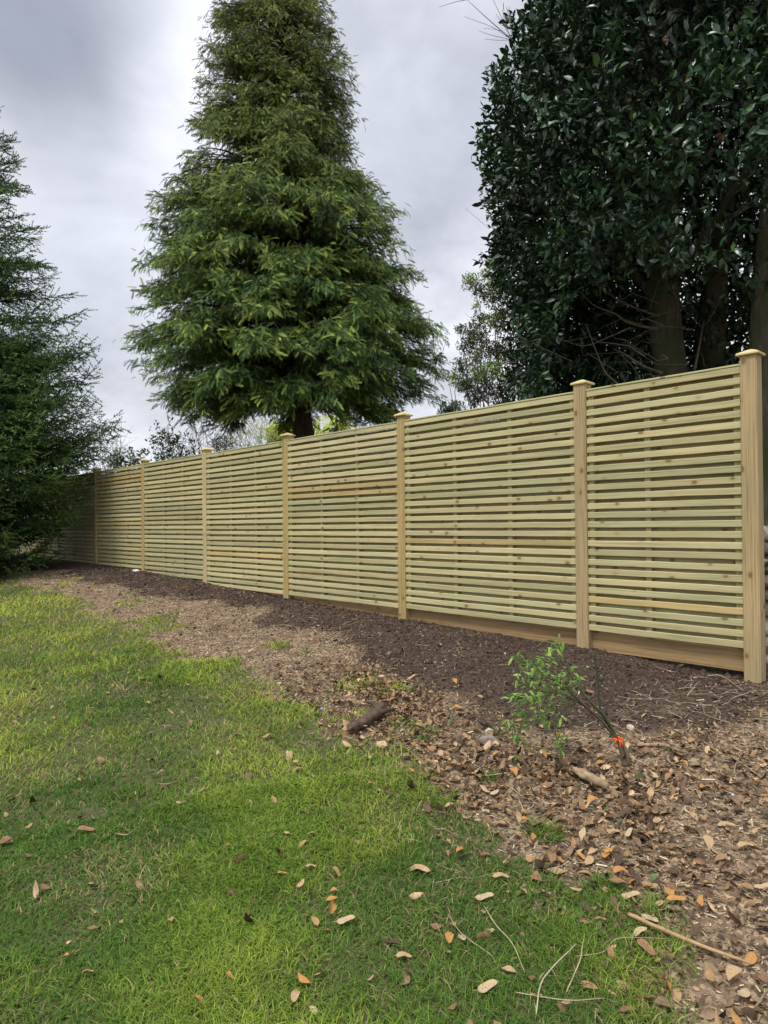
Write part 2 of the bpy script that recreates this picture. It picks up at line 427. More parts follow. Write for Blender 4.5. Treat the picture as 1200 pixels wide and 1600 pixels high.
def box_up(acc, t0, t1, n0, n1, z0, z1, col, bev=.004, off=None, lean=(0, 0)):
    b = bev; prof = np.array([(t0 + b, n0), (t1 - b, n0), (t1, n0 + b), (t1, n1 - b), (t1 - b, n1), (t0 + b, n1), (t0, n1 - b), (t0, n0 + b)]); k = 8
    off = rng.uniform(0, 50, 3) if off is None else off
    V = []; Wv = []
    zs = np.linspace(z0, z1, 5)
    for z_ in zs:
        u = (z_ - z0) / (z1 - z0)
        x, y = to_xy(prof[:, 0] + lean[0] * u, prof[:, 1] + lean[1] * u)
        V.append(np.stack([x, y, np.full(k, z_)], -1)); Wv.append(np.stack([np.full(k, z_), prof[:, 0], prof[:, 1]], -1) + off)
    F = [(i * k + j, i * k + (j + 1) % k, (i + 1) * k + (j + 1) % k, (i + 1) * k + j) for i in range(4) for j in range(k)]
    F3 = [(4 * k, 4 * k + j, 4 * k + j + 1) for j in range(1, k - 1)]
    acc.add(np.concatenate(V), [np.array(F)[:, ::-1], np.array(F3)[:, ::-1]], col, np.concatenate(Wv))
def ptop(t): return .490 - .0077 * t + 1.8
def pbot(t): return .490 - .0077 * t
fence = empty('fence', (*to_xy(0, 0), .27), 'pale green treated timber fence of slatted panels between brown square posts', 'fence')
SL = np.array([.43, .385, .215]); PC = np.array([.36, .285, .145])
def slat_colour():
    r = rng.random(); c = SL * rng.uniform(.86, 1.14)
    if r < .045: c = c * np.array([1.08, .93, .80])
    elif r < .30: c = c * np.array([.95, 1.0, 1.02])
    elif r < .42: c = c * np.array([1.10, 1.09, 1.15])
    return np.clip(c, 0, .75)
post_cols = [(.37, .285, .155), (.36, .275, .155), (.37, .275, .125), (.37, .285, .13), (.45, .37, .21), (.37, .28, .125), (.36, .26, .125), (.33, .26, .15), (.33, .26, .15)]
for i, t in enumerate(PT):
    a = Acc(); zb = float(gz(np.array(t), np.array(.1))) - .25; zt_ = ptop(t) + .062
    box_up(a, t - .05, t + .05, -.05, .05, zb, zt_, post_cols[i], .006, lean=(rng.normal() * .004, rng.normal() * .004))
    a2 = Acc(); hw = .067; cz0 = zt_ - .004
    x = []; zs = []
    pr = [(-hw, cz0), (-hw, cz0 + .012), (-hw + .006, cz0 + .018), (-.012, cz0 + .042)]
    V = []; Wv = []
    for (h, z_) in [(hw - .004, cz0), (hw, cz0 + .004), (hw, cz0 + .013), (hw - .006, cz0 + .019), (.014, cz0 + .041), (.004, cz0 + .044)]:
        for sx, sy in ((-1, -1), (1, -1), (1, 1), (-1, 1)):
            xx, yy = to_xy(t + sx * h, sy * h); V.append((xx, yy, z_)); Wv.append((sx * h + i * 3.1, sy * h, z_))
    F = [(r * 4 + j, r * 4 + (j + 1) % 4, r * 4 + 4 + (j + 1) % 4, r * 4 + 4 + j) for r in range(5) for j in range(4)] + [(3, 2, 1, 0), (20, 21, 22, 23)]
    a2.add(np.array(V), [np.array(F)[:, ::-1]], np.array((.50, .42, .215)) * rng.uniform(.85, 1.1), np.array(Wv))
    o = a.build('fence_post', m_post, fence, vec=True, loc=(*to_xy(t, 0), zb))
    a2.build('post_cap', m_panel, o, vec=True)
NSL = 26; pitch = 1.755 / (NSL - 1)
for i in range(len(PT) - 1):
    t0 = PT[i] + .0505; t1 = PT[i + 1] - .0505; zb = pbot(PT[i + 1] if i == 0 else PT[i]); zs = .0 + rng.normal() * .002
    slope = -.0077
    a = Acc(); near = i < 3; sg = 10 if near else 5
    z00 = pbot(t0) + zs
    for k in range(NSL):
        c = slat_colour(); z0 = z00 + k * pitch + rng.normal() * .0012; w = .045
        if i >= 6: c = c * np.array([.9, .86, .9])  # spruce shade on the far panels, put into the slat colour
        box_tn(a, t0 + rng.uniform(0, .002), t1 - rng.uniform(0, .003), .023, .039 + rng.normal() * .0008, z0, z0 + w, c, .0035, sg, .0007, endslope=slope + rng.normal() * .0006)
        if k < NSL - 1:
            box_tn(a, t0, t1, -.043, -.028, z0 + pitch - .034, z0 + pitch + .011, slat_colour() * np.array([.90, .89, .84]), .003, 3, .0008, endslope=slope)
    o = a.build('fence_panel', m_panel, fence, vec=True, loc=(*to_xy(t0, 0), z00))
    bt = [t0 + .004, t1 - .049]
    if i == 0: bt.append(.672 - .02)
    else: L = t1 - t0; bt += [t0 + L * .338 - .02, t0 + L * .665 - .02]
    for q, b0 in enumerate(bt):
        bb = Acc(); z_ = pbot(b0)
        box_up(bb, b0, b0 + (.045 if q < 2 else .042), -.0275, .0225, z_ + .004, z_ + 1.795, np.array((.36, .325, .165)) * rng.uniform(.9, 1.15), .002)
        bb.build('batten', m_panel, o, vec=True)
    bb = Acc(); box_tn(bb, t0, t1, -.045, .043, z00 + 1.8005, z00 + 1.815, np.array((.37, .37, .20)), .003, 4, .0006, endslope=slope)
    bb.build('top_rail', m_panel, o, vec=True)
    if i < 5:
        gb = Acc(); box_tn(gb, t0, t1, -.040, -.012 - .002, pbot(t0) - .158, pbot(t0) - .006, np.array((.30, .205, .105)) * rng.uniform(.9, 1.1), .004, 6, .001, endslope=slope)
        gb.build('gravel_board', m_post, fence, vec=True)


# ------------------------------------------------------------------ leaf and spray templates
def leaf_t(L, Wd, rows=4, fold=.25, curl=.25, tip=1.0):
    """leaf along +x, z up; returns verts, faces"""
    V = []; 
    for i in range(rows + 1):
        u = i / rows; w = Wd / 2 * (math.sin(math.pi * u ** .85) ** .75 if 0 < u < 1 else 0) + (0 if 0 < u < 1 else .0005)
        z_ = -curl * L * u * u; x = L * u * (1 - .15 * curl * u)
        V += [(x, -w, z_ + fold * w), (x, 0, z_), (x, w, z_ + fold * w)]
    F = []
    for i in range(rows):
        b = i * 3; F += [(b, b + 3, b + 4, b + 1), (b + 1, b + 4, b + 5, b + 2)]
    return np.array(V), np.array(F)
def rand_dirs(m, r=None):
    v = (r or rng).normal(size=(m, 3)); return norm(v)
def rosettes(pts, nrm, T, F, per, size, cols, spread=.9, up=.3, r=None):
    """whorls of leaves at twig ends; pts (m,3), nrm outward direction (m,3)"""
    r = r or rng; m = len(pts)
    P = np.repeat(pts, per, 0) ; D = np.repeat(nrm, per, 0)
    P = P + r.normal(size=P.shape) * size * .35
    d = norm(D * .6 + r.normal(size=P.shape) * spread + np.array([0, 0, up]))
    zd = norm(r.normal(size=P.shape) * .6 + np.array([0, 0, 1.0]) + D * .4)
    R = frames(d, zd); s = size * r.uniform(.55, 1.3, len(P))
    ci = r.integers(0, len(cols), len(P)); ic = np.array(cols)[ci] * r.uniform(.7, 1.35, (len(P), 1))
    return scatter(T, F, P, R, s, None, ic)

# ------------------------------------------------------------------ the big cypress behind the fence
def interp_prof(z, zs, rs): return np.interp(z, zs, rs)
K17 = 17 / 1050
cyp_base = Vector((-1.90, 17.0, .35))
cyp = empty('conifer_tree', cyp_base, 'tall dense conical cypress with drooping sprays behind the middle of the fence', 'tree')
zc = lambda py: CZ + .12 + (800 - py) * K17
CZs = [zc(p) for p in (690, 655, 630, 600, 520, 450, 350, 300, 250, 200, 100, 60, 0, -60, -125)]
CRs = [h * K17 for h in (110, 180, 218, 228, 222, 204, 180, 162, 136, 120, 114, 100, 78, 44, 3)]
CXs = [(c - 600) * K17 for c in (462, 452, 450, 450, 456, 450, 442, 440, 438, 437, 440, 442, 440, 440, 440)]
def cyp_axis(z):
    return np.stack([np.interp(z, CZs, CXs), np.full_like(np.asarray(z, float), 17.0), z], -1)
a = Acc(); zt = np.linspace(.1, 15.5, 26); ax = cyp_axis(zt); ax[:, 0] = np.where(zt < 5.5, -1.90 + (ax[:, 0] + 1.9) * np.clip((zt - 1) / 6, 0, 1) ** 1.5, ax[:, 0])
TRX = lambda z_: np.interp(z_, zt, ax[:, 0])
tube(a, ax, np.interp(zt, [.1, .6, 3.5, 15.5], [.42, .31, .27, .03]), sides=14)
cyp_trunk = a
# flat fern-like spray: axis with side shoots, each a narrow pointed blade
def spray_t(n=8, L=1.0, W=.24, seed=1):
    r = np.random.default_rng(seed); V = []; F = []
    def blade(p, d, l, w, zdrop):
        d = np.array(d, float); d /= np.linalg.norm(d); s_ = np.array([-d[1], d[0], 0]); b = len(V); p = np.array(p, float)
        q = p + d * l * .5 + np.array([0, 0, -zdrop * .3]); V.extend([p, q + s_ * w * .5, p + d * l + np.array([0, 0, -zdrop]), q - s_ * w * .5]); F.append((b, b + 3, b + 2, b + 1))
    for i in range(n):
        u = .06 + .86 * i / (n - 1); x = u * L; z_ = -.28 * u * u * L
        l = W * math.sin(math.pi * min(1, .30 + .62 * u)) * r.uniform(.7, 1.25)
        for sg in (-1, 1):
            an = math.radians(r.uniform(22, 44)); blade((x, 0, z_), (math.cos(an), sg * math.sin(an), 0), l, .052 * r.uniform(.8, 1.2), l * r.uniform(.1, .5))
            if l > .17: blade((x + .35 * l * math.cos(an), sg * .35 * l * math.sin(an), z_ - l * .1), (1, sg * .05, r.normal() * .2), l * .55, .06, l * .2)
    blade((0, 0, 0), (1, 0, 0), .55, .035, .1); blade((.45, 0, -.1), (1, 0, 0), .62, .05, .3)
    return np.array(V), [np.array(F)]
def build_cypress():
    r = np.random.default_rng(11)
    P = []; D = []; Nn = []; Tip = []; twigs = Acc()
    nb = 900
    zs = CZs[-1] - (CZs[-1] - 3.62) * r.random(nb) ** .80
    for i in range(nb):
        z0 = zs[i]; R = float(np.interp(z0, CZs, CRs)); az = r.uniform(0, 2 * math.pi)
        lump = .80 + .32 * vnoise(az * 2.2, z0 * .75, 3) 
        reach = R * lump * r.uniform(.80, 1.06)
        o = np.array([float(TRX(max(z0, .5))), 17.0, z0]); cxx = float(np.interp(z0, CZs, CXs))
        end = np.array([cxx + math.cos(az) * reach, 17 + math.sin(az) * reach * .95, z0 + .10 * reach - .12])
        st = np.array([o[0], 17, max(z0 - .05 * reach, 4.25 + .35 * r.random())])
        u = np.linspace(0, 1, 9)[:, None]; mid = (st + end) / 2 + np.array([0, 0, .22 * reach])
        path = st * (1 - u) ** 2 + 2 * mid * u * (1 - u) + end * u ** 2
        path = path + np.array([0, 0, -1.0]) * .05 * reach * u ** 3
        tube(twigs, path, np.linspace(.035 + .008 * R, .006, 9), (.06, .042, .03), 4)
        out = norm(np.array([math.cos(az), math.sin(az), 0.])); side = np.array([-out[1], out[0], 0])
        ns = int(6 + 3.0 * reach)
        for k in range(ns):
            uu = 1 - .62 * r.random() ** 1.25; p = path[0] * 0 + np.array([np.interp(uu, u[:, 0], path[:, q]) for q in range(3)])
            sl = r.uniform(.35, .8) * (.45 + .13 * R) * (1.0 if uu < .9 else .7); sd_ = norm(out * r.uniform(.5, 1.2) + side * r.normal() * .9 + np.array([0, 0, -.12]))
            m = max(3, int(sl / .034)); v = np.linspace(.05, 1, m)[:, None]
            q = p + sd_ * sl * v + np.array([0, 0, -.25 * sl + .30 * sl * (r.random() < .4)]) * v ** 2 + r.normal(size=(m, 3)) * .06
            P.append(q); sgn = np.where(np.arange(m) % 2 == 0, 1, -1)[:, None]
            dd = norm(sd_ + sgn * np.cross(sd_, [0, 0, 1]) * .55 + np.array([0, 0, r.choice([-1.0, -.65, -.2])]) + out * .25 + r.normal(size=(m, 3)) * .48); D.append(dd)
            Nn.append(norm(out * .7 + np.array([0, 0, .45]) + r.normal(size=(m, 3)) * .6)); Tip.append(np.full(m, r.random()) * .7 + .3 * v[:, 0])
    P = np.concatenate(P); D = np.concatenate(D); Nn = np.concatenate(Nn); Tip = np.concatenate(Tip)
    n = len(P); hz = (P[:, 2] - 3) / 13
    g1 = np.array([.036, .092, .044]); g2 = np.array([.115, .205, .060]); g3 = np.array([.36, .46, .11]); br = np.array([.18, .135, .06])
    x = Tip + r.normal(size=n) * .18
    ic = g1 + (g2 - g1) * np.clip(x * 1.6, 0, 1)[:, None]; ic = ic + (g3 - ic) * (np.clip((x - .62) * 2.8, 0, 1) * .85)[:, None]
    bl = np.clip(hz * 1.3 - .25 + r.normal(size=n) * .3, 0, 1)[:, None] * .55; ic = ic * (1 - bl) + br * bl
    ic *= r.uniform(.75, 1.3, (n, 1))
    vs = [spray_t(8, 1, .27, s) for s in (1, 2, 3)]; A = Acc(); pick = r.integers(0, 3, n); sc = r.uniform(.12, .27, n) * np.interp(P[:, 2], [3, 9, 15], [1.08, .95, .75])
    for k in range(3):
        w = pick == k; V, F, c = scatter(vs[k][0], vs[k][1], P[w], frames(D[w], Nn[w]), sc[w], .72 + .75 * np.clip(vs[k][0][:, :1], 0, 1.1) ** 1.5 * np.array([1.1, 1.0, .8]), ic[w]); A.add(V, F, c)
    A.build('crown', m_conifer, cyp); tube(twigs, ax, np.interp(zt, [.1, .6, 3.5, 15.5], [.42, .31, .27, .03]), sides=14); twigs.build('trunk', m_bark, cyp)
    print('cypress sprays', n)
build_cypress()

# ------------------------------------------------------------------ spruce on the left
spr_base = Vector((-7.25, 11.5, float(gxy(-7.25, 11.5))))
spr = empty('spruce_tree', spr_base, 'dark green spiky spruce branching down to the ground before the far end of the fence', 'tree')
def twig_t(n=22, L=1.0, nl=.17, nw=.085, seed=2):
    r = np.random.default_rng(seed); V = [(0, .006, 0), (0, -.006, 0), (L, 0, 0)]; T = [(0, 1, 2)]; cc = [(.10, .07, .05)] * 3
    for i in range(n):
        u = (i + .5) / n; a_ = r.uniform(0, 6.28); x = u * L
        d = np.array([.75, math.cos(a_) * .9, math.sin(a_) * .9 + .15]); d /= np.linalg.norm(d); l = nl * r.uniform(.8, 1.15) * (1 if u < .85 else .8)
        s_ = np.cross(d, r.normal(size=3)); s_ /= np.linalg.norm(s_); p = np.array([x, 0, 0]); b = len(V)
        V += [p - s_ * nw / 2, p + s_ * nw / 2, p + d * l]; T.append((b, b + 1, b + 2)); cc += [(1, 1, 1)] * 3
    return np.array(V), [np.array(T)], np.array(cc)
def build_spruce():
    r = np.random.default_rng(5); kx = 11.5 / 1050; zof = lambda py: CZ + .1 + (800 - py) * kx
    zs_ = [.15, zof(880), zof(800), zof(720), zof(640), zof(590), zof(490), zof(400), zof(300), zof(230), zof(120), zof(20)]
    rs_ = [1.2, 1.75, 1.95, 2.2, 2.58, 2.3, 1.9, 1.5, .98, .72, .38, .03]
    P = []; D = []; S_ = []; G = []; br = Acc()
    top = zs_[-1]; a = Acc(); tube(a, [(spr_base.x + .03 * math.sin(z_), 11.5, z_) for z_ in np.linspace(.1, top, 20)], np.linspace(.17, .012, 20), (1, 1, 1), 10); br = a
    z_ = .35
    while z_ < top - .1:
        R = float(np.interp(z_, zs_, rs_)); nbr = 9 if z_ > 5.5 else 11
        for k in range(nbr):
            az = r.uniform(0, 6.283); reach = R * r.uniform(.72, 1.08); zz0 = z_ + r.uniform(-.15, .15)
            out = np.array([math.cos(az), math.sin(az), 0.]); u = np.linspace(0, 1, 10)[:, None]
            sag = (.20 if z_ < 5 else -.22) + r.normal() * .12
            path = np.array([spr_base.x, 11.5, zz0]) + out * reach * u + np.array([0, 0, 1.0]) * (-sag * reach * np.sin(u * 2.6) + .22 * reach * u ** 3 * (1.2 if z_ > 5 else .8))
            tube(br, path, np.linspace(.008 + .004 * R, .003, 10), (1, 1, 1), 4)
            side = np.array([-out[1], out[0], 0]); ns = int(8 + reach * 12)
            bare = z_ > 6.2
            for j in range(ns):
                uu = .18 + .82 * (j + r.random()) / ns
                p = np.array([np.interp(uu, u[:, 0], path[:, q]) for q in range(3)]); sg = 1 if j % 2 else -1
                sl = (.13 + .30 * reach * (1.05 - uu)) * r.uniform(.6, 1.1) * (.75 if bare else 1)
                sd_ = norm(out * .9 + side * sg * r.uniform(.6, 1.1) + np.array([0, 0, r.uniform(-.35, .25)]))
                m = max(2, int(sl / .06)); v = np.linspace(.0, 1, m)[:, None]
                q = p + sd_ * sl * v + np.array([0, 0, .12 * sl]) * v ** 2
                s2 = np.cross(sd_, [0, 0, 1]); sgn = np.where(np.arange(m) % 2 == 0, 1, -1)[:, None]
                P.append(q); D.append(norm(sd_ + sgn * s2 * 1.0 * (v < .95) + r.normal(size=(m, 3)) * .35 + np.array([0, 0, r.choice([-.5, .1, .3]) if not bare else .45])))
                S_.append(np.full(m, 1.0) * r.uniform(.15, .23)); G.append(np.full(m, r.random()) * .5 + .5 * uu)
            # leader tip
            P.append(path[-3:]); D.append(np.repeat(norm(path[-1] - path[-3] + np.array([0, 0, .05]))[None], 3, 0)); S_.append(np.full(3, .2)); G.append(np.full(3, .9))
        z_ += .20 if z_ < 5.5 else .27
    P = np.concatenate(P); D = np.concatenate(D); S_ = np.concatenate(S_); G = np.concatenate(G); n = len(P)
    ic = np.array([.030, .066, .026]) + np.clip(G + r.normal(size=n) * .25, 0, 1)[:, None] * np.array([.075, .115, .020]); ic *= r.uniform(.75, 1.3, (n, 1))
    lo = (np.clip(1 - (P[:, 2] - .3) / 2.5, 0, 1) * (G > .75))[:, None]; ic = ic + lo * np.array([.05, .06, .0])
    up = norm(r.normal(size=(n, 3)) * .5 + np.array([0, 0, 1.0])); A = Acc(); pk = r.integers(0, 2, n)
    for k in range(2):
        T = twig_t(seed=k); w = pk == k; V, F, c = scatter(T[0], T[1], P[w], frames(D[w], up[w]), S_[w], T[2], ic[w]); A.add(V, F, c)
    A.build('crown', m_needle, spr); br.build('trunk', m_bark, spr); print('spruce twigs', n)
build_spruce()

# ------------------------------------------------------------------ big broadleaf evergreen on the right
mag = empty('evergreen_tree', (3.75, 8.7, .45), 'huge dark evergreen tree with glossy leathery leaves behind the right end of the fence', 'tree')
def build_evergreen():
    r = np.random.default_rng(23)
    # trunks
    def stem(name, pts, rad, mat):
        a = Acc(); p = bez(pts, 6); tube(a, p, np.interp(np.linspace(0, 1, len(p)), np.linspace(0, 1, len(rad)), rad), sides=12)
        return a
    a = stem('t', [(3.85, 8.7, .3), (3.80, 8.7, 1.6), (3.72, 8.65, 3.0), (3.60, 8.6, 4.3), (3.62, 8.4, 5.6), (3.9, 8.3, 7.5)], [.27, .22, .20, .20, .13, .05], m_barkg)
    for q in ([(3.66, 8.6, 3.9), (3.35, 8.2, 4.8), (2.8, 7.9, 6.0), (2.3, 7.6, 7.2)], [(3.62, 8.6, 4.2), (4.1, 8.0, 5.0), (4.6, 7.4, 6.2)], [(3.60, 8.5, 4.6), (3.4, 9.0, 5.6), (2.9, 9.4, 6.6)], [(3.66, 8.6, 3.9), (3.2, 8.7, 4.6), (2.7, 8.8, 5.4), (2.3, 8.8, 6.2)]):
        p = bez(q, 6); tube(a, p, np.linspace(.065, .015, len(p)), sides=8)
    a.build('trunk', m_barkg, mag, smooth=True)
    a = stem('t', [(4.75, 9.7, .3), (4.70, 9.7, 2.5), (4.75, 9.7, 4.0), (5.0, 9.5, 6.5)], [.28, .24, .2, .08], m_barkg); a.build('trunk', m_barkg, mag, smooth=True)
    a = stem('t', [(4.22, 7.35, .3), (4.24, 7.35, 2.0), (4.22, 7.35, 3.4), (4.35, 7.3, 6.0)], [.24, .19, .17, .08], m_barkg); a.build('trunk', m_barkg, mag, smooth=True)
    tw = Acc()
    def bt(pp, dep, r0, n=8):
        p = bez([pix(x, y, dd) for (x, y), dd in zip(pp, dep)], n); tube(tw, p, np.linspace(r0, .003, len(p)), sides=5)
    bt([(1028, 515), (985, 505), (960, 490), (930, 478), (905, 455)], [8.5, 8.4, 8.3, 8.2, 8.1], .018)
    bt([(1030, 495), (990, 480), (960, 465), (925, 440)], [8.5, 8.5, 8.4, 8.3], .016)
    bt([(985, 512), (955, 525), (915, 540), (880, 532)], [8.4, 8.3, 8.2, 8.1], .010)
    bt([(1034, 583), (1005, 572), (975, 553), (958, 545)], [8.4, 8.2, 8.0, 7.9], .022)
    bt([(965, 600), (945, 580), (930, 545), (915, 505)], [8.2, 8.2, 8.1, 8.0], .012)
    bt([(1085, 578), (1092, 545), (1100, 500)], [8.6, 8.6, 8.6], .02)
    bt([(1095, 510), (1070, 485), (1050, 455)], [8.8, 8.6, 8.5], .010)
    bt([(1048, 430), (1072, 415), (1085, 405), (1098, 380)], [8.4, 8.2, 8.1, 8.0], .018)
    bt([(1105, 505), (1122, 475), (1135, 440)], [9.0, 9.0, 9.0], .009)
    for k in range(46):
        x = r.uniform(1030, 1060) if k % 2 else r.uniform(860, 1180); y = r.uniform(380, 590); s0 = pix(x, y, r.uniform(8, 9.5)); an = r.uniform(2.2, 4.2); l = r.uniform(.4, 1.5)
        tube(tw, wob(s0, s0 + Vector((math.cos(an) * l, r.uniform(-.4, .4), l * r.uniform(-.3, .6))), 7, .35, r), np.linspace(r.uniform(.004, .010), .002, 7), sides=4)
    for k in range(26):      # limbs inside the crown
        s0 = np.array([3.7 + r.normal() * .5, 8.6 + r.normal() * .4, r.uniform(4.2, 7.5)]); an = r.uniform(0, 6.28); l = r.uniform(1.2, 2.4)
        tube(tw, wob(s0, s0 + np.array([math.cos(an) * l, math.sin(an) * l, r.uniform(.2, 1.2)]), 8, .3, r), np.linspace(.04, .006, 8), sides=5)
    tw.build('branches', m_twig, mag)
    bb = Acc()
    base = pix(800, 62, 8.6)
    for tip, mid, r0 in (((727, -3), (765, 32), .009), ((686, 11), (727, -3), .005), ((725, 26), (768, 42), .0045), ((755, 44), (782, 48), .0035), ((748, 48), (768, 55), .004), ((757, 61), (780, 63), .004), ((768, -5), (785, 30), .005), ((775, 22), (786, 38), .003), ((785, 15), (790, 40), .004), ((796, 10), (797, 38), .004)):
        s0 = base if tip != (686, 11) else pix(733, -1, 8.6)
        m0 = pix(mid[0], mid[1], 8.6) if tip != (686, 11) else pix(712, 3, 8.6)
        p = bez([s0, m0, pix(tip[0], tip[1], 8.5)], 6); tube(bb, p, np.linspace(r0, .0022, len(p)), sides=4)
    bb.build('bare_branch', m_twig, mag)
    # crown: lumpy shell plus inner filling
    c0 = np.array([4.45, 8.6, 5.9]); rad = np.array([3.25, 3.2, 5.2])
    N_ = 32000
    d = rand_dirs(N_, r); d[:, 2] = np.abs(d[:, 2]) * np.where(r.random(N_) < .42, -1, 1)
    # lumps along direction
    lon = np.arctan2(d[:, 1], d[:, 0]); lat = d[:, 2]
    lump = .90 + .20 * vnoise(lon * 3.2, lat * 5.5, 4) + .10 * vnoise(lon * 8, lat * 13, 8)
    rr = lump * np.where(r.random(N_) < .6, r.uniform(.86, 1.0, N_), r.uniform(.35, .95, N_))
    P = c0 + d * rad * rr[:, None]
    # left face near vertical: keep x beyond the silhouette that the tree has
    zs_ = [CZ + .08 + (800 - q) * 8.6 / 1050 for q in (640, 600, 550, 470, 400, 330, 250, 200, 150, 100, 50, 0, -100)]
    xs_ = [(q - 600) * 8.6 / 1050 for q in (806, 812, 818, 808, 776, 746, 752, 745, 762, 782, 800, 815, 860)]
    lim = np.interp(P[:, 2], zs_, xs_)
    ang = np.clip((P[:, 1] - 8.6) / 2.6, -1, 1)
    edge = lim + (1 - np.sqrt(1 - ang ** 2)) * 1.5 + .62 * (vnoise(P[:, 2] * 1.9, P[:, 1] * 2.4, 6) - .22) + .25 * (vnoise(P[:, 2] * 5, P[:, 1] * 5, 7) - .4)
    # pull points of the low left flank out to the silhouette
    low = (P[:, 2] < 5.6) & (P[:, 0] < 4.6); 
    mv = r.random(N_) ** 1.6 * 1.6
    P[:, 0] = np.where(low & (r.random(N_) < .6), edge + mv, P[:, 0])
    top = (P[:, 2] >= 5.6) & (P[:, 0] < 3.6) & (r.random(N_) < .45)
    P[:, 0] = np.where(top, edge + mv * .9, P[:, 0])
    sx = P[:, 0] / P[:, 1] * 1050 + 600; sz = 800 - (P[:, 2] - CZ) / P[:, 1] * 1050
    ok = (P[:, 0] > edge) & (P[:, 2] > .9)
    # raised skirt in front of the trunks, closed thicket behind and to the left
    front = P[:, 1] < 8.9 + .3 * vnoise(P[:, 0] * 2, P[:, 2] * 2, 5)
    skirt = CZ + P[:, 1] * (.345 + .10 * (vnoise(P[:, 0] * 1.7, P[:, 1] * 1.3, 9) - .5) - .22 * sstep(2.55, 1.9, P[:, 0] * 8.6 / P[:, 1]) * 1.0)
    ok &= ~(front & (P[:, 2] < skirt) & (P[:, 0] > 1.95))
    ok &= ~((P[:, 1] < 5.6))
    P = P[ok]; dd = norm(P - c0)
    # thicket behind the trunks
    M_ = 12500; Q = np.stack([r.uniform(2.0, 8.6, M_), r.uniform(9.6, 12.2, M_), r.uniform(.6, 6.6, M_)], -1)
    hole = (vnoise(Q[:, 0] * 1.3, Q[:, 2] * 1.3, 12) > .80) 
    gx = 4.95 + (Q[:, 1] - 9.6) * .5; gzz = 4.95 + (Q[:, 1] - 9.6) * .38
    hole |= (((Q[:, 0] - gx) / .50) ** 2 + ((Q[:, 2] - gzz) / .50) ** 2 < 1) & (r.random(M_) < .93)
    Q = Q[~hole]; P = np.concatenate([P, Q]); dd = np.concatenate([dd, norm(Q - np.array([4.6, 11.5, 3.0])) * np.array([1, 1, .6])])
    M_ = 9000; Q = np.stack([r.uniform(1.9, 8.8, M_), r.uniform(9.4, 11.3, M_), r.uniform(5.0, 11.8, M_)], -1); Q = Q[(Q[:, 0] > 2.1 + .5 * np.abs(Q[:, 2] - 7) ** 1.0 * .3) & (vnoise(Q[:, 0] * 1.6, Q[:, 2] * 1.6, 13) < .86)]
    P = np.concatenate([P, Q]); dd = np.concatenate([dd, norm(Q - np.array([4.6, 11.5, 6.0]))])
    # low bush of the same leaves at the left foot
    M_ = 2600; Q = np.stack([r.uniform(2.0, 3.6, M_), r.uniform(8.6, 10.6, M_), r.uniform(1.0, 4.6, M_)], -1)
    P = np.concatenate([P, Q]); dd = np.concatenate([dd, np.tile([-.7, -.7, .2], (M_, 1))])
    T, F = leaf_t(1, .40, 3, .22, .22)
    cols = [(.013, .032, .015), (.017, .040, .018), (.022, .050, .022), (.012, .026, .015), (.030, .052, .016)]
    A = Acc(); n = len(P)
    V, F_, c = rosettes(P, dd, T, [F], 6, .110, cols, .8, .15, r)
    kk = np.repeat(.75 + 1.1 * sstep(.35, .8, vnoise(P[:, 0] * 1.9 + P[:, 1], P[:, 2] * 2.1 + P[:, 1] * .7, 15)), 6 * len(T)); c = c * kk[:, None] * np.array([1.0, 1.12, .95])
    A.add(V, F_, c)
    w = r.random(n) < .010; V, F_, c = rosettes(P[w], dd[w], T, [F], 2, .11, [(.12, .13, .03), (.17, .16, .035), (.22, .10, .04)], .8, .1, r); A.add(V, F_, c)
    A.build('crown', m_glossy, mag); print('evergreen leaves', n * 5)
build_evergreen()

# ------------------------------------------------------------------ smaller plants beyond the fence
def shrub(name, px, py, depth, wpx, hpx, label, cols, leaf=.05, per=5, n=400, group=None, stems=7, open_=.35, mat=None, seedn=1, base_z=None, wide=.45, twigc=m_twig):
    r = np.random.default_rng(seedn); k = depth / 1050; c = pix(px, py, depth); w = wpx * k / 2; h = hpx * k / 2
    bz = float(gxy(c.x, c.y)) if base_z is None else base_z
    rt = empty(name, (c.x, c.y, bz), label, 'shrub', group)
    st = Acc(); tips = []
    for i in range(stems):
        e_ = np.array([c.x + r.uniform(-.8, .8) * w, c.y + r.uniform(-.6, .6) * w, c.z + r.uniform(-.2, .95) * h]); b = np.array([c.x + r.normal() * .12 * w, c.y + r.normal() * .1, bz])
        p = wob(b, e_, 9, .16, r); tube(st, p, np.linspace(.02, .004, 9), sides=4)
        for q in range(6):
            j = r.integers(4, 9); e2 = p[j] + np.array([r.normal() * w * .5, r.normal() * w * .4, abs(r.normal()) * h * .5]); pp = wob(p[j], e2, 5, .2, r); tube(st, pp, np.linspace(.006, .002, 5), sides=3); tips += list(pp[2:])
    st.build('stem', twigc, rt)
    if n:
        d = rand_dirs(n, r); rr = r.random(n) ** .4; P = np.array([c.x, c.y, c.z]) + d * rr[:, None] * np.array([w, w * .8, h])
        keep = vnoise(P[:, 0] * 4 / max(w, .4), P[:, 2] * 4 / max(w, .4), seedn) > open_; P = P[keep]; d = d[keep]
        tp = np.array(tips); P = np.concatenate([P, tp]); d = np.concatenate([d, rand_dirs(len(tp), r)])
        T, F = leaf_t(1, wide, 2, .2, .15); A = Acc(); V, F_, cc = rosettes(P, d, T, [F], per, leaf, cols, .9, .3, r); A.add(V, F_, cc)
        A.build('foliage', mat or m_leafy, rt)
    return rt
dk = [(.035, .065, .025), (.045, .085, .03), (.07, .10, .04)]
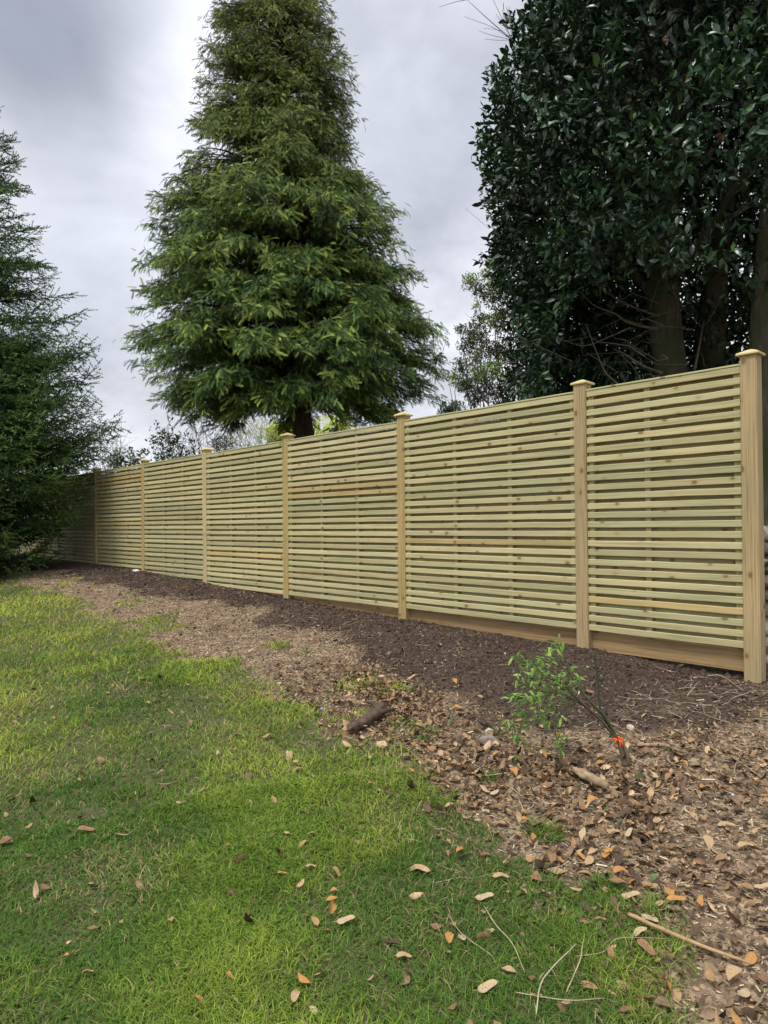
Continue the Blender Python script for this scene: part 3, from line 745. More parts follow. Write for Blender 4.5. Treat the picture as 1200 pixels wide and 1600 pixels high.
# open small-leaved shrub by the evergreen: several tufted clumps on visible branches
def tufted():
    r = np.random.default_rng(3); b = pix(790, 700, 11.5); rt = empty('shrub', (b.x, b.y, .45), 'airy bronze-green small-leaved shrub poking out left of the big evergreen tree', 'shrub')
    st = Acc(); A = Acc(); T, F = leaf_t(1, .42, 2, .2, .1); root = (b.x, b.y, .45)
    cl = [(735, 440, 22), (748, 452, 20), (762, 432, 20), (775, 445, 24), (770, 465, 24), (745, 478, 10), (752, 500, 22), (735, 520, 24), (718, 515, 14), (728, 540, 22), (750, 530, 26), (775, 500, 28), (765, 550, 26), (740, 560, 26), (722, 575, 22), (752, 585, 28), (775, 580, 28), (712, 592, 16), (700, 590, 8), (735, 602, 26), (760, 610, 28), (785, 615, 28), (742, 622, 20), (722, 600, 18), (790, 550, 24), (795, 475, 24)]
    for x, y, s_ in cl:
        c = pix(x, y, 11.5 + r.normal() * .35); rad = s_ * 11.5 / 1050 * .72
        p = wob(root, c, 12, .10, r); tube(st, p, np.linspace(.022, .004, 12), sides=4)
        for q in range(5): tube(st, wob(c, np.array(c) + r.normal(size=3) * rad * .6, 4, .2, r), .003, sides=3)
        n = int(75 * (s_ / 22) ** 2); P = np.array(c) + rand_dirs(n, r) * (r.random(n) ** .5)[:, None] * rad
        cols = [(.10, .12, .055), (.12, .11, .07), (.08, .12, .04)] if r.random() < .55 else [(.18, .28, .055), (.22, .31, .07)]
        V, F_, cc = rosettes(P, rand_dirs(n, r), T, [F], 6, .052, cols, .9, .4, r); A.add(V, F_, cc)
    st.build('stem', m_twig, rt); A.build('foliage', m_leafy, rt)
tufted()
shrub('shrub', 706, 640, 13.5, 44, 28, 'small dark green bush top just above the fence, right of the cypress', dk, .06, 5, 260, seedn=7)
shrub('shrub', 270, 700, 16, 78, 56, 'glossy dark green leafy shrub behind the third post from the far end', dk, .08, 5, 240, seedn=8, stems=9)
def shoot():
    o = bpy.data.objects['shrub.002']; r = np.random.default_rng(2); a = Acc(); A = Acc(); T, F = leaf_t(1, .45, 2, .2, .1)
    p = bez([pix(262, 700, 16), pix(264, 680, 16), pix(261, 668, 16), pix(268, 655, 16)], 5); tube(a, p, np.linspace(.012, .004, len(p)), sides=4)
    pts = np.array([pix(244, 667, 16), pix(250, 680, 16), pix(258, 672, 16), pix(268, 655, 16), pix(272, 668, 16), pix(240, 690, 16)])
    for q in pts: tube(a, wob(p[4], q, 5, .12, r), .004, sides=3)
    V, F_, cc = rosettes(pts, rand_dirs(len(pts), r), T, [F], 6, .09, dk, .9, .4, r); A.add(V, F_, cc); a.build('bare_shoot', m_twig, o); A.build('shoot_leaves', m_leafy, o)
shoot()
shrub('shrub', 187, 722, 15, 52, 30, 'low leafy green shrub top seen above the fence between the spruce and the cypress', [(.06, .10, .03), (.10, .14, .05)], .09, 5, 90, seedn=9)
shrub('shrub', 215, 716, 15.5, 26, 26, 'small bronze-leaved sprig above the fence beside the fence post', [(.14, .10, .06), (.08, .11, .04)], .09, 4, 24, seedn=10, stems=4)
shrub('bare_shrub', 326, 690, 20, 86, 76, 'leafless twiggy grey shrub rising above the fence under the cypress', [(.1, .08, .06)], .05, 0, 0, seedn=11, stems=34)
shrub('bare_shrub', 152, 712, 18, 86, 90, 'pale leafless shrub with thin whitish twigs beside the spruce', [(.1, .08, .06)], .05, 0, 0, seedn=12, stems=26)
shrub('shrub', 392, 682, 22, 90, 56, 'pale budding shrub with tiny cream-green leaves under the cypress', [(.42, .46, .24), (.52, .52, .32)], .06, 3, 700, seedn=13, stems=20, open_=.3)
shrub('shrub', 444, 680, 23, 60, 44, 'bright yellow-green shrub left of the cypress trunk', [(.66, .72, .06), (.52, .62, .06)], .08, 5, 1500, seedn=14, stems=10, open_=.15)
shrub('shrub', 520, 668, 23.5, 70, 38, 'bright yellow-green shrub right of the cypress trunk', [(.66, .72, .06), (.52, .62, .06)], .08, 5, 700, seedn=15, stems=8, open_=.3)
shrub('shrub', 350, 694, 21, 40, 34, 'dark rounded shrub low behind the fence beside the leafless twigs', dk, .07, 5, 200, seedn=16)

# ------------------------------------------------------------------ grass
def build_grass():
    r = np.random.default_rng(41)
    def samp(n, r0, r1, p):
        u = r.random(n); k = 2 - p
        rr = (r0 ** k + u * (r1 ** k - r0 ** k)) ** (1 / k); th = r.uniform(-.80, .72, n)
        return rr * np.sin(th), rr * np.cos(th), rr
    xs = []; ys = []; rs = []
    for n, a_, b_, p in ((300000, 1.2, 3.2, .3), (430000, 3.2, 14, 1.45)):
        x, y, q = samp(n, a_, b_, p); xs.append(x); ys.append(y); rs.append(q)
    x = np.concatenate(xs); y = np.concatenate(ys); q = np.concatenate(rs)
    t, n = to_tn(x, y); g = f_grass(t, n)
    tuft = (fbm(t, n, 3.0, 77, 2) > .20) & (n > lawn_edge(t) - .7) & (n > soil_edge(t))
    thin = np.clip(.55 + 1.6 * fbm(t, n, 2.6, 51, 3), .38, 1)
    w = r.random(len(x)) < np.where(g > .12, g * thin, 0) + tuft * .5
    w &= (n > .1) & (n < 9)
    x, y, q, t, n, g = [v[w] for v in (x, y, q, t, n, g)]
    m = len(x); P = np.stack([x, y, gz(t, n) - .004], -1)
    pat = fbm(t, n, 1.1, 61, 3); pat2 = fbm(t, n, 4.5, 63, 2); comb = fbm(t, n, .9, 71, 2)
    ht = (.020 + .016 * r.random(m)) * (1 + .9 * pat2 + .35 * pat) * (1 + .15 * (q > 5)); ht *= np.where(g < .5, 1.25, 1)
    an = r.uniform(0, 6.283, m) + comb * 3; lean = r.uniform(.35, 1.5, m)
    d = np.stack([np.cos(an) * lean, np.sin(an) * lean, np.ones(m)], -1); d /= np.linalg.norm(d, axis=1)[:, None]
    sd_ = np.stack([-np.sin(an + r.normal(size=m) * .5), np.cos(an), np.zeros(m)], -1)
    wd = (.0010 + .0009 * r.random(m)) * (1 + np.clip(q - 2, 0, 12) * .34)
    L = ht * (1.25 + .5 * lean)
    mid = P + d * (L * .55)[:, None]; hor = np.stack([np.cos(an), np.sin(an), np.zeros(m)], -1)
    tip = mid + (d * .6 + hor * .5 - np.array([0, 0, .12])) * (L * .5)[:, None]
    V = np.stack([P - sd_ * wd[:, None], P + sd_ * wd[:, None], mid + sd_ * (wd * .8)[:, None], mid - sd_ * (wd * .8)[:, None], tip], 1)
    b = (np.arange(m) * 5)[:, None]
    Q = b + np.array([[0, 1, 2, 3]]); T3 = b + np.array([[3, 2, 4]])
    c1 = np.array([.190, .280, .036]); c2 = np.array([.35, .41, .060]); c3 = np.array([.080, .165, .028]); st = np.array([.40, .33, .16])
    u = np.clip(.24 + 2.0 * pat + .8 * pat2 + .30 * sstep(2.5, 7, q) + r.normal(size=m) * .22, 0, 1)[:, None]
    ic = c3 + (c1 - c3) * np.clip(u * 2, 0, 1) + (c2 - c1) * np.clip(u * 2 - 1, 0, 1)
    dry = (r.random(m) < np.clip(.09 + .8 * fbm(t, n, 1.9, 81, 3), .04, .36))[:, None]; ic = np.where(dry, st * r.uniform(.5, 1.1, (m, 1)), ic)
    ic *= r.uniform(.75, 1.3, (m, 1))
    cc = np.repeat(ic[:, None], 5, 1).reshape(-1, 3)
    o = mesh_np('grass', V.reshape(-1, 3), [Q, T3], m_grass, col=cc)
    tag(o, 'short patchy green lawn grass with yellowed and bare spots', 'grass', kind='stuff'); print('blades', m)
build_grass()

# ------------------------------------------------------------------ loose matter on the bed
def in_area(n, r, t0, t1, n0, n1):
    t = r.uniform(t0, t1, n); q = r.uniform(n0, n1, n); return t, q
def place(t, n, lift): x, y = to_xy(t, n); return np.stack([x, y, gz(t, n) + lift], -1)
def clod_t():
    V = np.array([(1, 0, 0), (-1, 0, 0), (0, 1, 0), (0, -1, 0), (0, 0, .8), (0, 0, -.8)], float); F = np.array([(0, 2, 4), (2, 1, 4), (1, 3, 4), (3, 0, 4), (2, 0, 5), (1, 2, 5), (3, 1, 5), (0, 3, 5)]); return V, [F]
def chip_t():
    V = np.array([(-1, -.2, 0), (-1, .2, .02), (1, .13, .05), (1, -.16, 0), (-.9, -.18, .12), (-.9, .18, .14), (.95, .1, .16), (.95, -.12, .1)], float)
    return V, [np.array([(0, 1, 2, 3), (4, 7, 6, 5), (0, 4, 5, 1), (1, 5, 6, 2), (2, 6, 7, 3), (3, 7, 4, 0)])]
def flat_rot(m, r, tilt=.3):
    an = r.uniform(0, 6.283, m); d = np.stack([np.cos(an), np.sin(an), r.normal(size=m) * tilt], -1)
    return frames(d, norm(np.array([0, 0, 1.]) + r.normal(size=(m, 3)) * tilt))
def build_debris():
    r = np.random.default_rng(55)
    # soil crumbs
    t, n = in_area(90000, r, -1.2, 10.5, -.15, 2.6); x, y = to_xy(t, n); dist = np.hypot(x, y)
    w = (r.random(len(t)) < (f_soil(t, n) * .9 + .08) * (1 - f_grass(t, n)) * np.clip(5 / dist, 0, 1)); t, n, dist = t[w], n[w], dist[w]
    s_ = r.lognormal(-5.35, .5, len(t)) * (1 + .10 * dist); s_ = np.clip(s_, .002, .032)
    ic = np.array([.060, .043, .033]) * r.uniform(.5, 1.7, (len(t), 1))
    V, F, c = scatter(*clod_t(), place(t, n, s_ * .2), flat_rot(len(t), r, 1), np.stack([s_, s_ * r.uniform(.6, 1, len(t)), s_ * .7], -1), None, ic)
    tag(mesh_np('soil_crumbs', V, F, m_deb, col=c), 'dark crumbly soil clods spread in front of the fence', 'soil', kind='stuff')
    # chips and straw
    t, n = in_area(300000, r, -1.6, 10.5, .0, 3.5); x, y = to_xy(t, n); dist = np.hypot(x, y)
    fs_ = f_soil(t, n); fg_ = f_grass(t, n)
    near_wall = sstep(.55, -.1, t) * .5
    dens = ((1 - fs_) * .95 + .20 + near_wall * .35) * (1 - fg_ * .96) * np.clip(.55 + 1.6 * fbm(t, n, 2.8, 91, 3), .12, 1.2) * np.clip(4.2 / dist, 0, 1)
    w = r.random(len(t)) < dens; t, n, dist = t[w], n[w], dist[w]; m = len(t)
    L = r.lognormal(-4.55, .55, m) * (1 + .13 * np.clip(dist - 3, 0, 9)); L = np.clip(L, .003, .055); wd = np.clip(L * r.uniform(.25, 1.0, m), .0015, .016)
    base = np.array([(.33, .24, .145), (.43, .34, .22), (.20, .135, .082), (.11, .074, .048), (.54, .46, .32)])[r.choice(5, m, p=[.30, .17, .26, .20, .07])]
    V, F, c = scatter(*chip_t(), place(t, n, .002 + .004 * r.random(m)), flat_rot(m, r, .35), np.stack([L * .5, wd, wd * .8], -1), None, base * r.uniform(.65, 1.3, (m, 1)))
    tag(mesh_np('wood_chippings', V, F, m_deb, col=c), 'tan wood chippings and straw between the lawn and the dark soil', 'wood chippings', kind='stuff'); print('chips', m)
    # fine twigs
    a = Acc()
    for k in range(1500):
        tt = r.uniform(-1.4, 8); e_ = float(lawn_edge(tt)); nn = r.uniform(.15, e_ + .25) if r.random() < .75 else r.uniform(.1, .9)
        if f_soil(np.array(tt), np.array(nn)) > .6 and r.random() < .8 and tt > .4: continue
        if r.random() < .10: tt = r.uniform(-.7, .5); nn = r.uniform(.1, 1.0)
        p = place(np.array([tt]), np.array([nn]), .008)[0]; an = r.uniform(0, 6.28); l = r.lognormal(-2.4, .5); l = min(l, .32)
        q = p + np.array([math.cos(an) * l, math.sin(an) * l, 0]); q[2] = float(gxy(q[0], q[1])) + r.uniform(.004, .035)
        pp = wob(p, q, 5, .07, r); c = .78 * np.array([(.26, .19, .125), (.38, .30, .20), (.15, .105, .07), (.45, .38, .27)][r.integers(4)]) * r.uniform(.7, 1.2)
        tube(a, pp, np.linspace(r.uniform(.0012, .0032), .0009, 5), c, 4)
    tag(a.build('twig_litter', m_deb), 'thin dry twigs and stalks strewn over the bed', 'twigs', kind='stuff')
    # leaf litter mass
    T, F = leaf_t(1, .42, 4, .35, .3)
    t, n = in_area(80000, r, -1.6, 4.6, .6, 4.0); e_ = lawn_edge(t)
    lit = sstep(3.2, 1.5, t) * sstep(e_ - 1.15, e_ - .45, n) * (1 - f_grass(t, n)) + sstep(.4, -.35, t) * sstep(.7, 1.5, n) * (1 - f_grass(t, n)) * .8
    lit = np.clip(lit, 0, 1) * (1 - .93 * f_soil(t, n)) * np.clip(.5 + 2.0 * fbm(t, n, 2.0, 95, 3), .08, 1) + .012 * (t < 4)
    w = r.random(len(t)) < lit * 1.0; t, n = t[w], n[w]; m = len(t)
    base = np.array([(.25, .155, .078), (.32, .215, .12), (.155, .092, .052), (.090, .058, .036), (.40, .29, .165), (.085, .115, .05)])[r.choice(6, m, p=[.25, .18, .24, .22, .08, .03])]
    L_ = r.uniform(.018, .064, m) ** 1.0 * np.where(r.random(m) < .45, .55, 1); asp = r.uniform(.6, 1.5, m)
    V, F_, c = scatter(T, [F], place(t, n, .003 + .020 * r.random(m)), flat_rot(m, r, .5), np.stack([L_, L_ * asp, L_ * r.uniform(.3, 1.6, m) * r.choice([-1, 1], m)], -1), None, base * r.uniform(.5, 1.25, (m, 1)))
    tag(mesh_np('leaf_litter', V, F_, m_dry, col=c, smooth=True), 'brown leaf litter heaped between the sapling and the lawn', 'leaf litter', kind='stuff'); print('litter', m)
build_debris()

# 300 fallen leaves as things
def build_fallen():
    r = np.random.default_rng(66)
    cols = [(.34, .205, .098), (.38, .26, .14), (.27, .155, .08), (.41, .31, .185), (.19, .11, .062), (.39, .20, .065)]
    protos = []
    for k in range(18):
        c = np.array(cols[k % 6]); L = 1.0; T, F = leaf_t(1, r.uniform(.36, .50), 8, r.uniform(-.1, .45), r.uniform(-.25, .35))
        T = T.copy(); T[:, 2] += .05 * np.sin(T[:, 0] * r.uniform(3, 7) + r.uniform(0, 6)) + .03 * np.sign(T[:, 1]) * np.sin(T[:, 0] * 9)
        T[:, 1] += .10 * np.sin(T[:, 0] * 3.1) * r.normal() ; T[:, 0] -= .5
        A = Acc(); A.add(T, [F], c * (1 - .25 * (np.abs(T[:, 1:2]) < .01)))
        tube(A, [(-.5, 0, T[1, 2]), (-.6, .02, T[1, 2] + .01), (-.68, .05, T[1, 2])], [.014, .012, .010], c * .8, 4)
        protos.append(A)
    meshes = {}
    def leaf_obj(k, p, rz, tilt, size, label, group):
        if k not in meshes:
            o = protos[k].build('fallen_leaf', m_dry, smooth=True, loc=(0, 0, 0)); meshes[k] = o.data
            o0 = o
        else:
            o0 = bpy.data.objects.new('fallen_leaf', meshes[k]); C.objects.link(o0)
        o0.location = p; o0.rotation_euler = (tilt[0], tilt[1], rz); o0.scale = (size,) * 3
        tag(o0, label, 'leaf', group)
    spec = [  # photo pixel, length, heading, colour proto, label
        (655, 1370, .085, -.5, 1, 'large pointed tan leaf on the grass, the biggest on the lawn'),
        (757, 1416, .062, .1, 3, 'pale curled leaf on the lawn left of the long cane'),
        (783, 1381, .060, .05, 1, 'broad tan leaf lying flat where lawn meets litter'),
        (707, 1480, .055, 1.1, 5, 'orange-tan leaf of a touching pair on the grass'),
        (722, 1482, .055, -1.3, 3, 'pale leaf of a touching pair on the grass'),
        (758, 1484, .058, 2.0, 0, 'tan leaf standing on its edge in the grass beside the leaf pair'),
        (631, 1507, .048, .0, 1, 'squarish pale tan leaf low on the lawn'),
        (762, 1560, .062, .4, 3, 'pale tan leaf near the bottom of the lawn'),
        (1044, 1560, .058, 1.5, 5, 'bright orange leaf upright in the grass at the bottom right'),
        (463, 1571, .060, 1.4, 1, 'pale tan leaf alone near the bottom of the lawn'),
        (1165, 1331, .062, .0, 1, 'flat tan leaf on the chippings at the right edge'),
        (971, 1373, .058, .0, 5, 'orange-brown leaf among the litter below the sapling'),
        (1010, 1498, .07, -1.2, 2, 'brown leaf lying beside the end of the long cane'),
        (134, 1307, .07, .0, 2, 'brown leaf alone on the left part of the lawn'),
        (540, 1452, .06, .2, 3, 'pale leaf lying flat in the grass, upper right of two'),
        (523, 1437, .06, 1.2, 5, 'orange leaf poking up from the grass'),
        (985, 1410, .06, .0, 3, 'cream leaf half curled in the litter left of the right edge'),
        (1135, 1298, .065, -.3, 1, 'tan leaf on the litter, upper right of the fallen twigs'),
        (980, 1190, .05, .4, 2, 'small brown leaf beside the sapling base'),
        (1045, 1108, .0, 0, 5, ''),
    ]
    used = []
    for px, py, L, hd, k, lb in spec:
        if L == 0: continue
        p = gpix(px, py); up = .026 if f_grass(*[np.array(v) for v in to_tn(p.x, p.y)]) > .5 else .022
        st_ = 'standing' in lb or 'upright' in lb or 'poking' in lb
        leaf_obj(k if k else 6, p + Vector((0, 0, up + (.012 if st_ else 0))), hd, (.15 if not st_ else 1.0, r.normal() * .1), L * 1.05, lb, None); used.append((p.x, p.y))
    cnt = 0; tries = 0
    while cnt < 281 and tries < 60000:
        tries += 1
        th = r.uniform(-.56, .54); rr = r.uniform(1.7, 6.5) ** 1; x = rr * math.sin(th); y = rr * math.cos(th); t, n = to_tn(x, y); t = float(t); n = float(n)
        if n < .3: continue
        g = float(f_grass(np.array(t), np.array(n))); lawn = g > .5; e_ = float(lawn_edge(np.array(t)))
        if lawn:
            if rr > 6 or r.random() > (.11 if x > -.6 else .05) * (1.5 if n < e_ + .9 else .8): continue
        else:
            lit = 0 if float(f_soil(np.array(t), np.array(n))) > .6 and r.random() < .9 else (1 if (t < 2.0 and n > e_ - .95) or (t < -.1 and n > 1.3) else .06)
            if r.random() > lit * (.55 if rr < 3.6 else .2): continue
        if any((x - a_) ** 2 + (y - b_) ** 2 < .0011 for a_, b_ in used): continue
        used.append((x, y)); cnt += 1; k = int(r.integers(18)); hue = ['tan', 'pale tan', 'brown', 'cream', 'dark brown', 'orange-brown'][k % 6]
        p = Vector((x, y, float(gxy(x, y)) + (.024 if lawn else r.uniform(.012, .03))))
        where = ('lying scattered on the lawn grass', 'leaves scattered on the lawn') if lawn else ('lying in the leaf litter of the bed', 'leaves in the litter of the bed')
        leaf_obj(k, p, r.uniform(0, 6.28), (r.normal() * .28, r.normal() * .28), r.uniform(.040, .070) * (1 if not lawn else .74), '%s fallen leaf %s' % (hue, where[0]), '%s %s' % (hue, where[1]))
    print('leaves', cnt)
build_fallen()

# ------------------------------------------------------------------ sapling with its orange tie
def build_sapling():
    r = np.random.default_rng(9); b = gpix(976, 1200); D0 = b.y
    rt = empty('sapling', b, 'small pruned sapling with bright green leaves and dark stems leaning left in the bed', 'sapling')
    stc = Acc(); dkst = (.055, .07, .03); brn = (.16, .115, .075)
    def S_(pts, dep, r0, r1, col, n=7):
        p = bez([pix(x, y, D0 + dd) for (x, y), dd in zip(pts, dep)], n); tube(stc, p, np.linspace(r0, r1, len(p)), col, 7); return p
    base = S_([(978, 1206), (974, 1185), (966, 1157)], [0, 0, -.01], .013, .009, brn)
    S_([(981, 1204), (980, 1180), (970, 1157)], [.01, .0, 0], .011, .008, brn)
    s1 = S_([(966, 1157), (945, 1120), (920, 1094), (897, 1062), (880, 1035), (858, 1016)], [-.01, -.02, -.03, 0, .03, .05], .0078, .0034, dkst)
    s2 = S_([(966, 1157), (948, 1128), (938, 1108), (935, 1075), (932, 1045), (928, 1018)], [-.01, 0, .02, .04, .05, .06], .0072, .0034, (.035, .045, .03))
    s3 = S_([(966, 1157), (935, 1122), (905, 1095), (880, 1070), (850, 1055), (832, 1032)], [-.01, -.04, -.08, -.1, -.1, -.1], .0066, .0026, (.08, .07, .04))
    s4 = S_([(945, 1125), (915, 1105), (880, 1085), (845, 1080), (820, 1070), (808, 1050)], [-.02, -.05, -.12, -.15, -.18, -.2], .004, .0015, dkst)
    s5 = S_([(880, 1035), (876, 1015), (873, 1000)], [.03, .04, .05], .003, .0015, (.10, .16, .04))
    s6 = S_([(905, 1095), (880, 1110), (868, 1135), (872, 1165)], [-.08, -.1, -.12, -.13], .003, .0012, dkst)
    s7 = S_([(845, 1080), (820, 1095), (805, 1120), (800, 1150)], [-.15, -.18, -.2, -.2], .003, .0012, dkst)
    # leaves: hanging narrow leaves on side shoots
    T, F = leaf_t(1, .29, 4, .3, .4); P = []; D = []
    cl = [(807, 1022, 9), (820, 1035, 15), (835, 1045, 20), (850, 1035, 17), (862, 1018, 13), (873, 1003, 8), (845, 1060, 22), (820, 1060, 17), (808, 1085, 14), (830, 1085, 22), (850, 1080, 19), (868, 1060, 17), (885, 1050, 11), (895, 1070, 9), (810, 1110, 12), (840, 1108, 18), (862, 1105, 14), (822, 1130, 11), (850, 1125, 11), (873, 1120, 10), (800, 1090, 8), (880, 1085, 10), (798, 1130, 7), (806, 1150, 6), (872, 1150, 7), (878, 1168, 6), (905, 1060, 7)]
    for x, y, s_ in cl:
        c = np.array(pix(x, y, D0 + r.uniform(-.22, .02))); rad = s_ / 1050 * D0
        src = [s1, s3, s4, s6, s7][r.integers(5)]; j = np.argmin(np.linalg.norm(src - c, axis=1)); tube(stc, wob(src[j], c, 6, .12, r), np.linspace(.0018, .0008, 6), (.09, .13, .04), 4)
        n = int(s_ * 1.2); P.append(c + rand_dirs(n, r) * (r.random(n) ** .5)[:, None] * rad); D.append(norm(r.normal(size=(n, 3)) * .7 + np.array([-.1, -.1, -.45])))
    P = np.concatenate(P); D = np.concatenate(D); m = len(P)
    ic = np.array([(.15, .28, .055), (.21, .36, .075), (.095, .20, .045), (.30, .44, .12)])[r.integers(0, 4, m)] * r.uniform(.8, 1.2, (m, 1))
    V, F_, c = scatter(T, [F], P, frames(D, norm(r.normal(size=(m, 3)) * .5 + np.array([0, -.3, 1.]))), r.uniform(.020, .047, m), None, ic)
    stc.build('stems', m_deb, rt, smooth=True); mesh_np('leaves', V, F_, m_grass, rt, c, smooth=True)
    # tie
    p = pix(965, 1156, D0 - .012); a = Acc(); oc = (.85, .13, .03)
    ring = [(p.x + .011 * math.cos(q), p.y + .011 * math.sin(q) + .012, p.z + .002 * math.sin(3 * q)) for q in np.linspace(0, 6.4, 18)]
    tube(a, ring, .0042, oc, 5); ring = [(p.x + .012 * math.cos(q), p.y + .011 * math.sin(q) + .012, p.z + .006 + .002 * math.cos(2 * q)) for q in np.linspace(0, 6.4, 18)]; tube(a, ring, .0038, oc, 5)
    for e_ in ((-.026, -.014, .008), (-.02, -.016, -.012), (.022, -.014, .010), (.018, -.016, -.022), (.006, -.018, -.028), (.004, -.016, .02)):
        tube(a, bez([(p.x, p.y - .004, p.z), (p.x + e_[0] * .6, p.y + e_[1], p.z + e_[2] * .3 + .008), (p.x + e_[0], p.y + e_[1], p.z + e_[2])], 5), [.0034] * 10 + [.0016], oc, 4)
    Mo = Mat('orange_tape', .45, .4); Mo.color(Mo.attr('col').outputs['Color'])
    tag(a.build('plant_tie', Mo.m, smooth=True), 'bright orange tape knotted round the sapling stem', 'plant tie')
    # seedlings below
    for (x, y), h, nl, lb in (((806, 1150), .11, 12, 'thin green seedling left of the sapling beside the two stones'), ((877, 1178), .12, 12, 'slender green seedling below the sapling leaves'), ((808, 1195), .05, 6, 'tiny bright green weed below the two stacked stones'), ((905, 1135), .05, 5, 'tiny weed sprout between sapling leaves and orange tie')):
        g_ = gpix(x, y); q = empty('seedling', g_, lb, 'seedling'); a = Acc(); top = np.array(g_) + np.array([r.normal() * .015, 0, h]); sp_ = wob(g_, top, 6, .1, r); tube(a, sp_, .0012, (.10, .15, .05), 4)
        a.build('stem', m_deb, q); k = r.integers(1, 6, nl); d = norm(r.normal(size=(nl, 3)) + np.array([0, 0, .1])); V, F_, c = scatter(T, [F], sp_[k], frames(d, np.tile([0, 0, 1.], (nl, 1))), r.uniform(.018, .034, nl), None, np.array([(.14, .26, .05)]) * r.uniform(.7, 1.3, (nl, 1))); mesh_np('leaves', V, F_, m_grass, q, c)
build_sapling()

# ------------------------------------------------------------------ stones, roots, sticks
def rock(acc, c, s, r, col, sub=3, flat=1.0):
    import bmesh
    bm = bmesh.new(); bmesh.ops.create_icosphere(bm, subdivisions=sub, radius=1); V = np.array([v.co[:] for v in bm.verts]); F = np.array([[v.index for v in f.verts] for f in bm.faces]); bm.free()
    # facet the ball with random planes, then roughen
    for k in range(11):
        d = norm(r.normal(size=3)); h = r.uniform(.62, .86); q = V @ d; V = V - np.maximum(q - h, 0)[:, None] * d
    V = V * (1 + .05 * (vnoise(V[:, 0] * 4 + 9, V[:, 1] * 4 + V[:, 2] * 5, 3) - .5))[:, None]
    V = V * np.array(s) ; an = r.uniform(0, 6.28); R = np.array([[math.cos(an), -math.sin(an), 0], [math.sin(an), math.cos(an), 0], [0, 0, 1]])
    acc.add(V @ R.T + np.array(c), [F], col)
def stone(px, py, s, col, label, lift=.3, cat='stone', name='stone', seed=0):
    g_ = gpix(px, py); a = Acc(); rock(a, (g_.x, g_.y, g_.z + s[2] * lift), s, np.random.default_rng(seed), col); o = a.build(name, m_stone, smooth=False, loc=g_); tag(o, label, cat)
stone(762, 1166, (.050, .038, .030), (.20, .165, .14), 'dark grey-brown stone under the pale one, left of the seedlings', .8, seed=1)
stone(764, 1152, (.033, .028, .025), (.40, .38, .33), 'pale grey stone sitting just above the darker one', 1.0, seed=2)
stone(986, 1140, (.030, .024, .018), (.38, .33, .27), 'pale stone right of the orange-tied stem', .4, seed=3)
stone(598, 1170, (.042, .032, .020), (.44, .32, .18), 'sandy tan flat stone below the dark root', .9, seed=4)
stone(690, 1182, (.036, .026, .020), (.38, .25, .16), 'pinkish tan stone in the litter between the root and the stones', .3, seed=5)
stone(1052, 1150, (.028, .022, .016), (.36, .29, .18), 'small buff stone right of the sapling', .3, seed=6)
stone(768, 1186, (.022, .016, .012), (.36, .36, .36), 'small grey pebble below the stacked stones', .3, seed=7)
stone(1142, 1245, (.016, .013, .010), (.42, .42, .42), 'tiny pale grey pebble by the right edge', .3, seed=8)
stone(502, 1108, (.018, .012, .008), (.20, .24, .38), 'small bluish pebble at the edge of the lawn', .4, seed=9)
stone(212, 893, (.07, .05, .03), (.55, .55, .54), 'white stone at the foot of the far fence', .3, seed=10)
def log(pts, rad, col, label, name, cat, lift=.0, sides=10, seed=0, mat=None, dz=None):
    r = np.random.default_rng(seed); P = [gpix(x, y) + Vector((0, 0, lift + (dz[i] if dz else 0))) for i, (x, y) in enumerate(pts)]
    p = bez(P, 6); p = p + r.normal(size=p.shape) * np.mean(rad) * .05; a = Acc(); rr = np.interp(np.linspace(0, 1, len(p)), np.linspace(0, 1, len(rad)), rad) * r.uniform(.95, 1.05, len(p)); tube(a, p, rr, col, sides); q_ = a.V[0]; a.V[0] = q_ + (np.stack([vnoise(q_[:, 0] * 70, q_[:, 2] * 90 + k * 9, k) for k in range(3)], -1) - .5) * np.mean(rad) * (.9 if np.mean(rad) > .012 else .2); return a, P[0]
m_log = plain_col('weathered_wood', .9, 30, .8, .15)
a, o0 = log([(895, 1212), (918, 1226), (948, 1242)], [.010, .022, .020, .013], (.27, .20, .125), '', '', '', .034, seed=1); tag(a.build('log', m_log, smooth=True, loc=o0), 'short pale broken piece of branch lying below the sapling', 'log')
a, o0 = log([(545, 1150), (565, 1143), (585, 1128), (598, 1118)], [.016, .028, .038, .022], (.10, .068, .05), '', '', '', .045, seed=2)
for pts, rd in (([(585, 1128), (600, 1125), (622, 1120)], [.022, .014, .006]), ([(590, 1122), (583, 1112), (570, 1110)], [.018, .012, .006]), ([(560, 1148), (552, 1140), (548, 1128)], [.014, .010, .005])):
    b_, _ = log(pts, rd, (.07, .05, .04), '', '', '', .048, seed=3); a.V += b_.V; a.C += b_.C; a.W += b_.W; a.F4 += [f + a.n for f in b_.F4]; a.F3 += [f + a.n for f in b_.F3]; a.n += b_.n
tag(a.build('root', m_log, smooth=True, loc=o0), 'gnarled dark dug-up root lying at the lawn edge', 'root')
a, o0 = log([(1075, 1258), (1067, 1235), (1072, 1210), (1060, 1180)], [.016, .014, .010, .005], (.13, .085, .06), '', '', '', .012, seed=4); tag(a.build('root', m_log, smooth=True, loc=o0), 'dark bent root running upwards right of the sapling', 'root')
a, o0 = log([(995, 1170), (1030, 1168), (1048, 1172), (1062, 1178)], [.007, .011, .009, .004], (.24, .17, .11), '', '', '', .012, seed=5); tag(a.build('stick', m_log, smooth=True, loc=o0), 'knobbly brown stick just right of the sapling base', 'stick')
